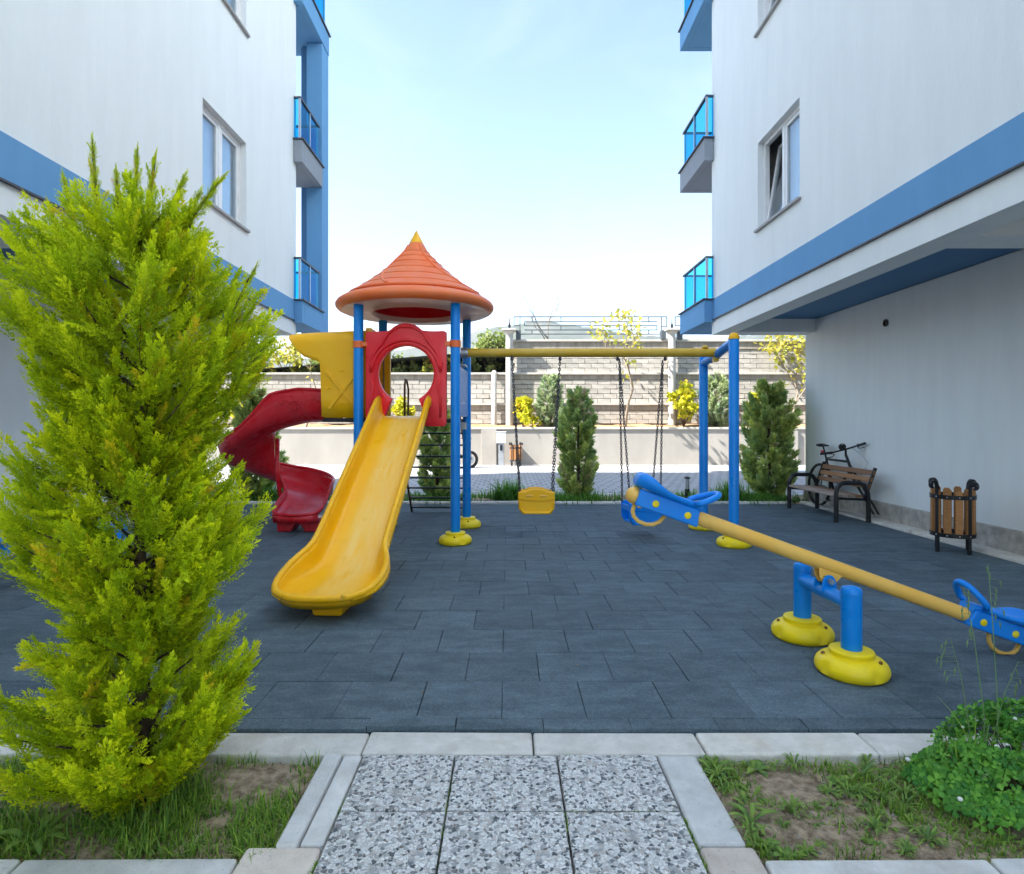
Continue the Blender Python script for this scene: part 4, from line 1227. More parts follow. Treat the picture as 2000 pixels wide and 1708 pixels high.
def chain(a, b):
    a, b = Vector(a), Vector(b)
    n = int((b - a).length / 0.034)
    mb = MB()
    d = (b - a).normalized()
    x = d.cross(Vector((0, 1, 0))).normalized(); yv = d.cross(x)
    for i in range(n):
        c = a + (b - a) * ((i + .5) / n)
        s_ = x if i % 2 else yv
        pts = []
        for k in range(8):
            t = 2 * math.pi * k / 8
            pts.append(c + d * (0.024 * math.cos(t)) + s_ * (0.0125 * math.sin(t)))
        mb.tube(pts, 0.0048, 5, closed=True)
    return mb
def swing(x, mat, label, rz=0, tops=None, dz=0, tip=0):
    s = thing('bucket_swing', label, 'swing', (x, 7.3, 0.28 + dz), rz)
    out = [(-.19, .0), (-.17, -.0), (.17, 0), (.19, .012), (.215, .07), (.222, .16), (.222, .265), (.20, .275), (.13, .285), (.09, .305), (0, .312), (-.09, .305), (-.13, .285), (-.20, .275), (-.222, .265), (-.222, .16), (-.215, .07)]
    out = [(-.17, 0)] + out[2:]
    fr_ = obj('front_panel', MB().poly([(p[0], -.13, p[1]) for p in out], (0, .035, 0)), mat, s, bevel=0.012, seg=3)
    rib = MB()
    rib.poly([(-.215, -.142, .18), (-.06, -.142, .165), (.06, -.142, .165), (.215, -.142, .18), (.218, -.142, .258), (.12, -.142, .275), (.08, -.142, .297), (0, -.142, .304), (-.08, -.142, .297), (-.12, -.142, .275), (-.218, -.142, .258)], (0, .015, 0))
    rib.tube([(-.20, -.135, .15), (-.20, -.135, .07), (-.15, -.135, .02), (0, -.135, .018), (.15, -.135, .02), (.20, -.135, .07), (.20, -.135, .15)], 0.018, 8)
    obj('moulded_edge', rib, mat, fr_, bevel=0.006)
    for sx in (-1, 1):
        obj('slot', MB().sphere((sx * .085, -.143, .225), .045, 12, 8, (1, .12, .32)), M['ochre'], fr_, smooth=True)
    obj('back_panel', MB().poly([(p[0] * .95, .12, p[1] * .95 + .01) for p in out], (0, .03, 0)), mat, s, bevel=0.012)
    obj('seat', MB().box(-.18, .18, -.10, .125, .02, .045), mat, s, bevel=0.01)
    for sx in (-1, 1):
        obj('side_arm', MB().box(sx * .20 - .012, sx * .20 + .012, -.10, .125, .17, .24), mat, s, bevel=0.008)
    for sx, tx in zip((-1, 1), tops):
        for yy in (-.115, .135):
            c = chain((tx, 0, 1.88 - dz), (sx * .20, yy * .9, .255))
            obj('chain', c, M['chain'], s, smooth=True)
    return s
swing(0.345, M['yellow'], 'yellow bucket swing seat hanging nearer the tower', 0, (-.295, .295))
sw2 = swing(1.64, M['blue_pl'], 'blue bucket swing seat half hidden behind the raised seesaw end', R(14), (-.295, .285), dz=-.13)

# ---- seesaws
def seesaw(label, loc, rotz, tilt):
    root = thing('seesaw', label, 'seesaw', loc, rotz, 'seesaws')
    for y_ in (-.275, .275):
        p = obj('post', MB().lathe([(0.053, 0.05), (0.053, .437), (0.0545, .438), (0.0545, .457), (0.047, .472), (0.02, .48), (0, .481)], 28, (0, y_, 0)), M['blue'], root, smooth=40)
        add_foot(root, 0, y_, 0.185, rot=.55)
    obj('axle_beam', MB().tube([(0, -.27, .375), (0, .27, .375)], 0.044, 18), M['blue'], root, smooth=50)
    for y_ in (-.045, .045):
        br_ = MB().poly([(-.05, y_ - .006, .38), (.05, y_ - .006, .38), (.036, y_ - .006, .455), (.022, y_ - .006, .475), (0, y_ - .006, .482), (-.022, y_ - .006, .475), (-.036, y_ - .006, .455)], (0, .012, 0))
        obj('pivot_bracket', br_, M['blue'], root, bevel=0.003)
    obj('pivot_bolt', MB().tube([(0, -.075, .447), (0, .075, .447)], 0.016, 10), M['steel'], root, smooth=40)
    arm = Matrix.Translation((0, 0, .447)) @ Matrix.Rotation(tilt, 4, 'Y')
    N0 = 0.084                       # beam axis above the pivot
    def tr(mb):
        mb.v = [tuple(arm @ Vector((v[0], v[1], v[2] + N0))) for v in mb.v]
        return mb
    obj('beam', tr(MB().tube([(-1.235, 0, 0), (1.235, 0, 0)], 0.0425, 24)), M['ochre'], root, smooth=40)
    pb = MB()
    for y_ in (-.028, .028):
        pb.poly([(-.075, y_ - .004, -.03), (.075, y_ - .004, -.03), (.05, y_ - .004, -.085), (.02, y_ - .004, -.11), (-.02, y_ - .004, -.11), (-.05, y_ - .004, -.085)], (0, .008, 0))
    obj('pivot_plate', tr(pb), M['ochre'], root, bevel=0.002)
    for s in (-1, 1):
        hs = MB().poly([(s * .845, -.068, -.052), (s * 1.235, -.068, -.052), (s * 1.235, -.068, .05), (s * .865, -.068, .05)], (0, .136, 0))
        seat = obj('seat_housing', tr(hs), M['blue_pl'], root, bevel=0.010, seg=3)
        # saddle: lofted cross sections, high back at the outer end
        rows = []
        for (t, hw, zb, zt, dip) in ((.855, .060, .03, .075, .0), (.90, .075, .045, .090, .0), (.96, .085, .045, .088, .006), (1.02, .098, .045, .086, .012), (1.08, .115, .048, .096, .014),
                                     (1.14, .128, .052, .118, .012), (1.20, .125, .055, .148, .004), (1.245, .105, .058, .150, .0), (1.268, .075, .06, .128, .0), (1.272, .05, .07, .10, .0)):
            r = []
            for (u, v) in ((-.55, 0), (-.86, .15), (-1, .5), (-.97, .78), (-.85, .95), (-.5, 1.0), (0, 1.0), (.5, 1.0), (.85, .95), (.97, .78), (1, .5), (.86, .15), (.55, 0), (-.55, 0)):
                d_ = dip if abs(u) < .6 and v == 1.0 else 0
                r.append((s * t, u * hw, zb + (zt - zb) * v - d_))
            rows.append(r)
        sd = MB().grid(rows)
        n_ = len(rows[0])
        sd.f.append(tuple(range(n_ - 1))); sd.f.append(tuple((len(rows) - 1) * n_ + k for k in reversed(range(n_ - 1))))
        obj('saddle', tr(sd), M['blue_pl'], seat, smooth=60, sub=1)
        hp = []
        for k in range(17):
            a = math.pi * k / 16
            hp.append((s * (.905 - .13 * math.sin(a)), -.105 * math.cos(a) * (1.0 if k not in (0, 16) else .72), .075 + .10 * math.sin(a)))
        obj('grip', tr(MB().tube(hp, 0.0185, 12)), M['blue_pl'], seat, smooth=True)
        cp = MB()
        for t in (.925, 1.125):
            for y_ in (-1, 1):
                cp.sphere((s * t, y_ * .069, -.004), .021, 14, 8, (1, .35, 1))
        obj('bolt_cap', tr(cp), M['yellow_foot'], seat, smooth=True)
        e = MB().sphere((s * 1.248, 0, -.002), .052, 16, 12, (.95, 1.05, 1.0))
        obj('end_cap', tr(e), M['ochre'], root, smooth=True)
        hoop = [(s * 1.225, 0, -.05), (s * 1.222, 0, -.095), (s * 1.205, 0, -.122), (s * 1.17, 0, -.140), (s * 1.12, 0, -.142), (s * 1.08, 0, -.128), (s * 1.05, 0, -.10), (s * 1.03, 0, -.05)]
        obj('stop_hoop', tr(MB().tube(hoop, 0.0125, 10)), M['ochre'], root, smooth=True)
    return root
seesaw('blue and ochre seesaw in front of the bench, its left seat raised', (1.90, 3.565, 0), 0, R(19.9))
seesaw('seesaw at the left edge, mostly hidden behind the golden cypress', (-3.97, 5.68, 0), R(-90), R(7.0))

# ================================================================== BENCH, BIN, BICYCLE AND SMALL THINGS
def bench(label, loc, rotz):
    b = thing('park_bench', label, 'bench', loc, rotz)
    # local: x along the length, y from the front (0) to the back (.45)
    for x in (-.69, .69):
        pth = [(x, 0, 0.0), (x, 0, .40), (x, .012, .47), (x, .05, .525), (x, .105, .548), (x, .32, .548), (x, .38, .525), (x, .42, .47), (x, .44, .40), (x, .45, .30), (x, .45, 0)]
        obj('leg_frame', MB().tube(pth, 0.031, 14), M['black'], b, smooth=50)
        obj('seat_rail', MB().tube([(x * .93, .01, .33), (x * .93, .43, .31)], 0.018, 8), M['black'], b, smooth=40)
        obj('back_stay', MB().bar((x * .97, .40, .30), (x * .97, .56, .755), 0.05, 0.018, (1, 0, 0)), M['black'], b, bevel=0.003)
    for k, y_ in enumerate((.03, .135, .24, .345)):
        obj('seat_slat', MB().box(-.66, .66, y_ - .045, y_ + .045, .352 - k * .004, .387 - k * .004), M['wood_grey'] if k < 3 else M['wood'], b, bevel=0.006)
    for k in range(3):
        z = .50 + k * .092
        y_ = .44 + (z - .40) * .34
        sl = MB().bar((-.68, y_, z), (.68, y_, z), 0.03, 0.072, (0, .32, .95))
        obj('back_slat', sl, M['wood'], b, bevel=0.006)
    return b
bench('brown slatted bench with black tube arms under the overhang', (4.565, 8.965, 0), R(-90))

def litter_bin(label, loc, rotz, group='wooden litter bins'):
    b = thing('litter_bin', label, 'bin', loc, rotz, group)
    for k in range(4):
        a = R(45 + 90 * k)
        c, s = math.cos(a), math.sin(a)
        P = lambda r, z: (r * c, r * s, z)
        pth = [P(.192, 0), P(.192, .60), P(.196, .68), P(.205, .735), P(.232, .762), P(.262, .755), P(.278, .73), P(.272, .70), P(.252, .69)]
        mb = MB()
        for p, q in zip(pth, pth[1:]):
            mb.bar(p, q, 0.034, 0.022, (c, s, 0.01) if abs(p[2] - q[2]) > .02 else (0, 0, 1))
        obj('leg', mb, M['black'], b)
    for k in range(12):
        if k % 3 == 1 and False:
            continue
        a = R(15 + 30 * k)
        c, s = math.cos(a), math.sin(a)
        t = (-s, c)
        zt = .665 + (.02 if k % 2 else 0)
        r0, hw, th = .176, .034, .010
        out = [(-hw, .175), (hw, .175), (hw, zt - .02), (hw * .55, zt), (-hw * .55, zt), (-hw, zt - .02)]
        mb = MB().poly([(r0 * c + u * t[0], r0 * s + u * t[1], z) for u, z in out], (th * 2 * c, th * 2 * s, 0))
        obj('slat', mb, M['wood_v'], b, bevel=0.003)
    for z in (.17, .575):
        ring = MB()
        n = 36
        pts = [(.202 * math.cos(2 * math.pi * i / n), .202 * math.sin(2 * math.pi * i / n), z + .02) for i in range(n)]
        for i in range(n):
            ring.bar(pts[i], pts[(i + 1) % n], 0.008, 0.044)
        r_ = obj('hoop', ring, M['black'], b)
        rv = MB()
        for i in range(12):
            a = R(15 + 30 * i)
            rv.sphere((.207 * math.cos(a), .207 * math.sin(a), z + .02), .008, 8, 6)
        obj('rivet', rv, M['steel'], r_, smooth=True)
    obj('liner', MB().lathe([(0.0, .176), (.15, .176), (.158, .19), (.158, .20)], 24), M['black'], b, smooth=40)
    return b
litter_bin('round bin of wooden slats and black iron beside the right plinth', (4.80, 6.42, 0), R(55))
litter_bin('wooden slat bin by the left wall, almost hidden by the golden cypress', (-5.06, 6.50, 0), R(30))
litter_bin('small distant wooden bin standing beside the white meter box', (0.26, 19.45, -0.02), R(5))

# bicycle without its front wheel, leaning on the right wall behind the bench
bk = thing('bicycle', 'black bicycle without front wheel leaning on the white wall behind the bench', 'bicycle', (5.18, 9.4, 0))
def wpt(*p):
    return p
rear = (5.17, 9.88, .36)
tyre = [(rear[0] + .02 * math.sin(2 * math.pi * i / 36), rear[1] + .335 * math.cos(2 * math.pi * i / 36), rear[2] + .335 * math.sin(2 * math.pi * i / 36)) for i in range(36)]
wh = obj('wheel', MB().tube(tyre, 0.024, 8, closed=True), M['black'], bk, smooth=True, world=True)
spk = MB()
for i in range(18):
    a = 2 * math.pi * i / 18
    spk.tube([rear, (rear[0], rear[1] + .315 * math.cos(a), rear[2] + .315 * math.sin(a))], 0.0018, 4)
obj('spokes', spk, M['steel'], wh, world=True)
bb_, sc_, hd, hl = (5.165, 9.42, .29), (5.15, 9.62, .80), (5.13, 8.98, .80), (5.14, 8.90, .68)
fr = MB()
fr.tube([bb_, sc_], 0.017, 8); fr.tube([sc_, hd], 0.018, 8); fr.tube([bb_, hl], 0.021, 8); fr.tube([(5.128, 9.03, .90), hl], 0.021, 8)
for s in (-.03, .03):
    fr.tube([(bb_[0] + s * .5, bb_[1], bb_[2]), (rear[0] + s, rear[1], rear[2])], 0.010, 6); fr.tube([sc_, (rear[0] + s, rear[1], rear[2])], 0.009, 6)
obj('frame', fr, M['black'], bk, smooth=True, world=True)
fk = MB()
for s in (-.035, .035):
    fk.tube([hl, (hl[0] + s, hl[1] - .05, hl[2] - .07), (5.175 + s, 8.36, .10)], [0.018, 0.018, 0.013], 8)
obj('fork', fk, M['black'], bk, smooth=True, world=True)
sp_ = obj('seat_post', MB().tube([sc_, (5.14, 9.70, 1.0)], 0.013, 8), M['black'], bk, smooth=True, world=True)
obj('reflector', MB().box(5.12, 5.155, 9.705, 9.735, .90, .935), M['red'], sp_, world=True)
sad = MB().sphere((5.14, 9.76, 1.02), .07, 14, 8, (1.05, 1.5, .42)).sphere((5.14, 9.62, 1.02), .03, 10, 6, (1, 3.4, .6))
obj('saddle', sad, M['black'], bk, smooth=True, world=True)
hb = [(4.83, 9.20, .905), (4.95, 9.12, .925), (5.05, 9.06, .96), (5.128, 9.03, .985), (5.18, 8.98, 1.01), (5.22, 8.86, 1.05), (5.235, 8.72, 1.085)]
hbar = obj('handlebar', MB().tube([(5.128, 9.03, .90), (5.128, 9.03, .985)], 0.017, 8).tube(hb, 0.013, 8), M['black'], bk, smooth=True, world=True)
obj('grip', MB().tube(hb[:2], 0.019, 8), M['black'], hbar, smooth=True, world=True)
obj('grip', MB().tube(hb[-2:], 0.019, 8), M['black'], hbar, smooth=True, world=True)
lv = MB().tube([hb[1], (4.97, 9.05, .90), (4.93, 9.06, .865), (4.88, 9.10, .85)], 0.007, 6).tube([hb[5], (5.20, 8.84, 1.01), (5.21, 8.76, 1.015), (5.215, 8.70, 1.03)], 0.007, 6)
lv.sphere(hb[1], .024, 8, 6); lv.sphere(hb[5], .026, 8, 6)
obj('brake_lever', lv, M['black'], hbar, smooth=True, world=True)
obj('cable', MB().tube([hb[4], (5.22, 8.80, .93), (5.24, 8.74, .86), (5.23, 8.66, .80), (5.21, 8.68, .70), (5.19, 8.76, .6)], 0.005, 6), M['steel'], hbar, smooth=True, world=True)
lampo = MB().tube([(5.075 + .05 * math.cos(t), 9.03, 1.02 + .045 * math.sin(t)) for t in np.linspace(0, 2 * math.pi, 14)[:-1]], 0.009, 6, closed=True)
obj('phone_holder', lampo.box(5.04, 5.11, 9.025, 9.04, .985, 1.05), M['black'], hbar, world=True)
cr = MB().tube([(bb_[0] - .03, bb_[1], bb_[2]), (bb_[0] - .04, bb_[1] + .07, bb_[2] - .14)], 0.010, 6).box(bb_[0] - .12, bb_[0] - .04, bb_[1] + .03, bb_[1] + .11, bb_[2] - .155, bb_[2] - .13)
cr.tube([(bb_[0] + .02, bb_[1] + .09 * math.cos(t), bb_[2] + .09 * math.sin(t)) for t in np.linspace(0, 6.28, 25)[:-1]], 0.008, 6, closed=True)
obj('crank', cr, M['steel'], bk, smooth=True, world=True)

# garden bollard lamp at the far bed
bo = thing('bollard_light', 'small garden light with black base and grey head in the far bed', 'light', (3.30, 10.95, 0))
obj('base', MB().lathe([(.045, 0), (.045, .17), (.0, .171)], 16), M['black'], bo, smooth=40)
obj('lamp_head', MB().lathe([(.040, .172), (.040, .36), (0, .361)], 16), M['alu'], bo, smooth=40)
obj('cap', MB().lathe([(.055, .362), (.055, .385), (.02, .40), (0, .401)], 16), M['black'], bo, smooth=40)

# meter box on its post by the retaining wall
mx = thing('meter_box', 'white meter box on a post against the retaining wall', 'meter box', (-0.22, 19.72, -0.02))
obj('cabinet', MB().box(-.15, .15, -.1, .1, .74, 1.10), M['pvc'], mx, bevel=0.01)
obj('stand', MB().box(-.09, .09, -.07, .07, 0, .738), M['alu'], mx, bevel=0.01)
obj('lid', MB().box(-.17, .17, -.12, .12, 1.102, 1.125), M['pvc'], mx, bevel=0.006)
obj('meter', MB().box(-.04, .04, -.112, -.072, .50, .68), M['black'], mx, bevel=0.006)

# parked moped, mostly hidden behind the blue posts
mo = thing('moped', 'dark moped parked by the retaining wall behind the blue tower posts', 'moped', (-1.52, 18.5, -0.02), R(35))
for x in (-.55, .42):
    w_ = obj('wheel', MB().tube([(x + .23 * math.cos(t), 0, .25 + .23 * math.sin(t)) for t in np.linspace(0, 6.283, 29)[:-1]], 0.05, 10, closed=True), M['black'], mo, smooth=True)
    obj('hub', MB().lathe([(0, -.04), (.12, -.035), (.12, .035), (0, .04)], 16), M['steel'], w_).matrix_local = Matrix.Translation((x, 0, .25)) @ Matrix.Rotation(R(90), 4, 'X')
obj('body', MB().poly([(-.75, -.11, .48), (-.30, -.11, .34), (.10, -.11, .30), (.22, -.11, .34), (.12, -.11, .42), (-.12, -.11, .44), (-.20, -.11, .66), (-.72, -.11, .68)], (0, .22, 0)), M['black'], mo, bevel=0.03)
obj('seat', MB().box(-.72, -.16, -.12, .12, .685, .76), M['black'], mo, bevel=0.03)
obj('front_shield', MB().poly([(.22, -.15, .34), (.26, -.15, .33), (.36, -.15, .80), (.32, -.15, .82)], (0, .30, 0)), M['black'], mo, bevel=0.01)
obj('fork', MB().tube([(.42, .06, .25), (.33, .06, .82)], .018, 8).tube([(.42, -.06, .25), (.33, -.06, .82)], .018, 8), M['steel'], mo, smooth=True)
obj('handlebar', MB().tube([(.26, -.30, .93), (.31, -.1, .90), (.31, .1, .90), (.26, .30, .93)], .016, 8), M['black'], mo, smooth=True)
obj('headlight', MB().sphere((.36, 0, .84), .07, 12, 8), M['alu'], mo, smooth=True)

# chairs left on the balconies
def chair(label, loc, rz):
    c = thing('balcony_chair', label, 'chair', loc, rz, 'balcony chairs')
    obj('seat', MB().box(-.2, .2, -.2, .2, .42, .45), M['black'], c, bevel=0.01)
    for sx in (-1, 1):
        for sy in (-1, 1):
            obj('leg', MB().tube([(sx * .19, sy * .19, 0), (sx * .18, sy * .18, .42)], .013, 8), M['black'], c, smooth=True)
    bp_ = [(.2 * math.cos(t), .2, .45 + .48 * math.sin(t)) for t in np.linspace(0, math.pi, 15)]
    obj('back_hoop', MB().tube(bp_, .016, 8), M['black'], c, smooth=True)
    obj('back_hoop', MB().tube([(p[0] * .6, .2, .45 + (p[2] - .45) * .62) for p in bp_], .012, 8), M['black'], c, smooth=True)
    return c
chair('dark metal chair behind the cyan glass of the right middle balcony', (3.90, 11.1, 6.157), R(-70))
chair('dark metal chair behind the cyan glass of the left middle balcony', (-4.0, 11.0, 6.157), R(60))

# ================================================================== VEGETATION
rng = np.random.default_rng(11)
def unit(v):
    return v / (np.linalg.norm(v, axis=-1, keepdims=True) + 1e-9)

def frond(n_br, n_lf, leaf, width, seed, flat=0.55, spread=42):
    """one plume of scale-leaved twigs along +Z, length 1; returns verts, quads, tint along the plume"""
    r = np.random.default_rng(seed)
    V, T = [], []
    def leaf_quad(p, d, nrm, l, w, t):
        s = np.cross(d, nrm); s = s / (np.linalg.norm(s) + 1e-9)
        m = p + d * l * 0.45
        V.extend([p, m + s * w, p + d * l, m - s * w]); T.extend([t * .8, t, min(1, t + .25), t])
    bend = r.uniform(-.12, .12, 2)
    axis = lambda s: np.array([bend[0] * s * s, bend[1] * s * s, s])
    for i in range(n_br):
        s = (i + .5) / n_br
        base = axis(s)
        side = 1 if i % 2 else -1
        az = (0 if side > 0 else math.pi) + r.normal(0, flat)
        an = R(spread + r.normal(0, 8)) * (1 - .45 * s)
        lat = np.array([math.cos(az), math.sin(az), 0])
        d = lat * math.sin(an) + np.array([0, 0, 1]) * math.cos(an)
        lb = (0.40 * (1 - s) ** .8 + .07) * (0.55 + .45 * min(1, s * 4)) * r.uniform(.75, 1.2)
        nrm = np.cross(d, np.array([-lat[1], lat[0], 0])); nrm = unit(nrm)
        nn = max(3, int(n_lf * lb / .3))
        for k in range(nn):
            q = (k + .6) / nn
            p = base + d * lb * q + np.array([0, 0, 1]) * lb * .12 * q * q
            for sg in (-1, 1):
                dd = unit(d * .86 + sg * np.cross(d, nrm) * r.uniform(.3, .62) + nrm * r.normal(0, .28))
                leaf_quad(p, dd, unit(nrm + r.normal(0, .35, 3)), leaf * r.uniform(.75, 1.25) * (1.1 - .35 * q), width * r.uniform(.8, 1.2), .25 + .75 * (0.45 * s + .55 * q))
        leaf_quad(base + d * lb * .95, d, nrm, leaf * 1.2, width, 1.0)
    for k in range(5):
        p = axis(.9 + .02 * k)
        leaf_quad(p, unit(np.array([r.normal(0, .3), r.normal(0, .3), 1])), unit(r.normal(0, 1, 3)), leaf * 1.4, width, 1)
    V = np.array(V); T = np.array(T)
    return V, np.arange(len(V)).reshape(-1, 4), T

def scatter(templates, P, D, S, rollseed=0, squash=None):
    """place template plumes at points P pointing along D with length S"""
    r = np.random.default_rng(rollseed)
    Vs, Fs, Ts, Rs = [], [], [], []
    off = 0
    D = unit(D)
    for i in range(len(P)):
        V, F, T_ = templates[r.integers(len(templates))]
        d = D[i]
        u = unit(np.cross(d, np.array([.3, .2, .9]) if abs(d[2]) < .95 else np.array([1, 0, 0])))
        a = r.uniform(0, 6.283)
        w = np.cross(d, u)
        x = u * math.cos(a) + w * math.sin(a); y = np.cross(d, x)
        Mx = np.stack([x, y, d]) * S[i]
        Vs.append(V @ Mx + P[i]); Fs.append(F + off); Ts.append(T_)
        Rs.append(np.full(len(V), r.uniform()))
        off += len(V)
    return np.concatenate(Vs), np.concatenate(Fs), np.concatenate(Ts), np.concatenate(Rs)

def cypress(name, label, loc, prof, nb, per, flen, temps, mat, seed, group=None, leaders=(), trunk_r=.03, fill=0.0, cat='tree'):
    """prof: list of (z, radius left, radius right); branches rise outwards from a trunk and carry plumes"""
    r = np.random.default_rng(seed)
    root = thing(name, label, cat, loc, 0, group)
    zs = [p[0] for p in prof]
    H = zs[-1]
    def env(z, az):
        l, rr = np.interp(z, zs, [p[1] for p in prof]), np.interp(z, zs, [p[2] for p in prof])
        k = (math.cos(az) + 1) / 2
        return l + (rr - l) * k
    P, D, S = [], [], []
    limbs = MB()
    for i in range(nb):
        zt = H * (0.03 + .93 * (i + r.uniform(0, 1)) / nb)
        az = i * 2.39996 + r.normal(0, .25)
        er = env(zt, az) * r.uniform(.80, 1.06)
        rise = min(zt * .85, er * r.uniform(.45, .95))
        o = np.array([math.cos(az), math.sin(az), 0])
        a = np.array([0, 0, max(.02, zt - rise)]); b = o * er + np.array([0, 0, zt])
        mid = a + (b - a) * .55 + np.array([0, 0, -.10 * er])
        L_ = np.linalg.norm(b - a)
        pt = lambda t: (1 - t) ** 2 * a + 2 * t * (1 - t) * mid + t * t * b
        dr = lambda t: unit(2 * (1 - t) * (mid - a) + 2 * t * (b - mid))
        limbs.tube([pt(0), pt(.4), pt(.75), pt(.95)], [trunk_r * .26, trunk_r * .2, trunk_r * .13, trunk_r * .06], 5)
        n = max(4, int(per * L_ / .5))
        for k in range(n):
            t = .34 + .66 * (k + r.uniform(0, 1)) / n
            sz = flen * r.uniform(.65, 1.1) * (1.05 - .3 * t)
            d = dr(t) * .95 + o * .15 + np.array([0, 0, .36]) + r.normal(0, .24, 3)
            d = unit(d)
            P.append(pt(t) - d * sz * .35 + r.normal(0, .012, 3)); D.append(d); S.append(sz)
        for k in range(2):
            d = unit(dr(1.0) * .8 + np.array([0, 0, .45]) + r.normal(0, .16, 3))
            sz = flen * r.uniform(.9, 1.25)
            P.append(pt(1.0) - d * sz * .62); D.append(d); S.append(sz)
    for i in range(int(nb * fill)):
        z = H * r.uniform(.04, .92); az = r.uniform(0, 6.283)
        o = np.array([math.cos(az), math.sin(az), 0])
        q = env(z, az) * r.uniform(.35, .8)
        d = unit(o * .8 + np.array([0, 0, .55]) + r.normal(0, .3, 3))
        sz = flen * r.uniform(.8, 1.2)
        P.append(o * q + np.array([0, 0, z]) - d * sz * .4); D.append(d); S.append(sz)
    for pts in leaders:
        pts = np.array(pts)
        limbs.tube([tuple(p) for p in pts], [trunk_r * .2] * (len(pts) - 1) + [trunk_r * .06], 5)
        for s_ in np.linspace(0, 1, 15):
            q = s_ * (len(pts) - 1); k = min(int(q), len(pts) - 2); p = pts[k] + (pts[k + 1] - pts[k]) * (q - k)
            tdir = unit(pts[k + 1] - pts[k])
            sz = flen * (.60 * (1 - s_) ** 1.3 + .17)
            for _ in range(3 if s_ < .75 else 1):
                d = unit(tdir + r.normal(0, .28 * (1.15 - s_), 3))
                P.append(p - d * sz * .2); D.append(d); S.append(sz)
    V, F, T_, Rr = scatter(temps, np.array(P), np.array(D), np.array(S), seed)
    me = arr_mesh('crown', V, F, {'tint': T_, 'var': Rr})
    link('crown', me, mat, root)
    tr = MB().tube([(0, 0, -.04), (.008, .0, H * .2), (-.01, .008, H * .45), (.006, 0, H * .7), (0, 0, H * .93)], [trunk_r * 1.25, trunk_r, trunk_r * .8, trunk_r * .5, trunk_r * .12], 9)
    obj('trunk', tr, M['bark'], root, smooth=True)
    obj('branches', limbs, M['bark'], root, smooth=True)['kind'] = 'stuff'
    return root

# ---- the golden cypress in the left bed
prof = [(0.0, .02, .02), (.07, .07, .07), (.13, .19, .17), (.21, .34, .29), (.30, .41, .38), (.38, .40, .42), (.46, .42, .43), (.53, .39, .32), (.61, .30, .20), (.69, .20, .19),
        (.79, .20, .28), (.90, .32, .38), (.98, .40, .42), (1.07, .43, .38), (1.17, .42, .30), (1.27, .38, .24), (1.36, .31, .23), (1.46, .28, .28), (1.56, .28, .36), (1.66, .32, .43), (1.76, .38, .46),
        (1.86, .45, .42), (1.95, .48, .32), (2.03, .44, .24), (2.10, .33, .19), (2.17, .20, .14), (2.24, .10, .09), (2.32, .04, .04)]
temps = [frond(22, 6, .072, .0135, 100 + i, .35, 36) for i in range(8)]
cyp_loc = (-1.375, 2.23, -0.045)
lead = []
for (px, pz, bx_, bz) in ((-.19, 2.50, -.13, 2.0), (-.30, 2.36, -.2, 1.95), (.22, 2.30, .12, 1.95), (-.10, 2.38, -.06, 2.0), (-.02, 2.46, .0, 2.0), (.05, 2.44, .03, 2.0), (.31, 2.36, .13, 2.02), (-.36, 2.26, -.22, 1.9), (.16, 2.36, .09, 2.0), (.43, 2.02, .28, 1.6), (.50, 1.75, .3, 1.45)):
    lead.append([(bx_, 0.02, bz), (bx_ + (px - bx_) * .4, -.02, bz + (pz - bz) * .5), (bx_ + (px - bx_) * .8, 0.0, bz + (pz - bz) * .85), (px, 0.01, pz)])
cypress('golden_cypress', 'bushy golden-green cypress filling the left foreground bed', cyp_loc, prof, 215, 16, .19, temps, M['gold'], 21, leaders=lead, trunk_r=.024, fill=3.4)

# ---- green cypresses along the far bed
def colprof(H, w, seed, wob=.22):
    r = random.Random(seed)
    out = []
    for i in range(11):
        t = i / 10
        e = (math.sin(min(1, t * 3.2 + .22) * math.pi / 2)) * (1 - max(0, t - .68) / .32 * .85)
        out.append((t * H, w * e * r.uniform(1 - wob, 1 + wob), w * e * r.uniform(1 - wob, 1 + wob)))
    return out
tm2 = [frond(10, 4, .24, .046, 300 + i, .6, 44) for i in range(5)]
GC = 'green cypresses along the far bed'
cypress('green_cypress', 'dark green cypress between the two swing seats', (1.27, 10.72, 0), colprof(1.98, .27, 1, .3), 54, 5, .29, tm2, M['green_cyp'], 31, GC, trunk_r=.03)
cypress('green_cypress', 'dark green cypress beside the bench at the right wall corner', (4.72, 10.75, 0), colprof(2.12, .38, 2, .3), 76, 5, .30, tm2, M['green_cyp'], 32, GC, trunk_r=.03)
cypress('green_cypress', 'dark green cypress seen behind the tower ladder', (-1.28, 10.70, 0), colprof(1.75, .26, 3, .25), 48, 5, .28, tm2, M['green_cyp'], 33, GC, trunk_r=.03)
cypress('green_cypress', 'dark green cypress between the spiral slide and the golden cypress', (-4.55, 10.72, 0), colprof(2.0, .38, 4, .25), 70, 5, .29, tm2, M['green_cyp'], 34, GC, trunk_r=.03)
tm3 = [frond(9, 4, .30, .05, 400 + i, .7, 46) for i in range(4)]
PC = 'pale conifers on the terrace'
cypress('pale_conifer', 'pale young conifer on the terrace left of the green cypress', (1.48, 20.7, 1.28), colprof(1.75, .42, 5), 46, 4, .30, tm3, M['pale_cyp'], 35, PC, trunk_r=.03)
cypress('pale_conifer', 'pale young conifer on the terrace behind the right swing post', (7.25, 20.7, 1.28), colprof(1.75, .48, 6), 50, 4, .30, tm3, M['pale_cyp'], 36, PC, trunk_r=.03)

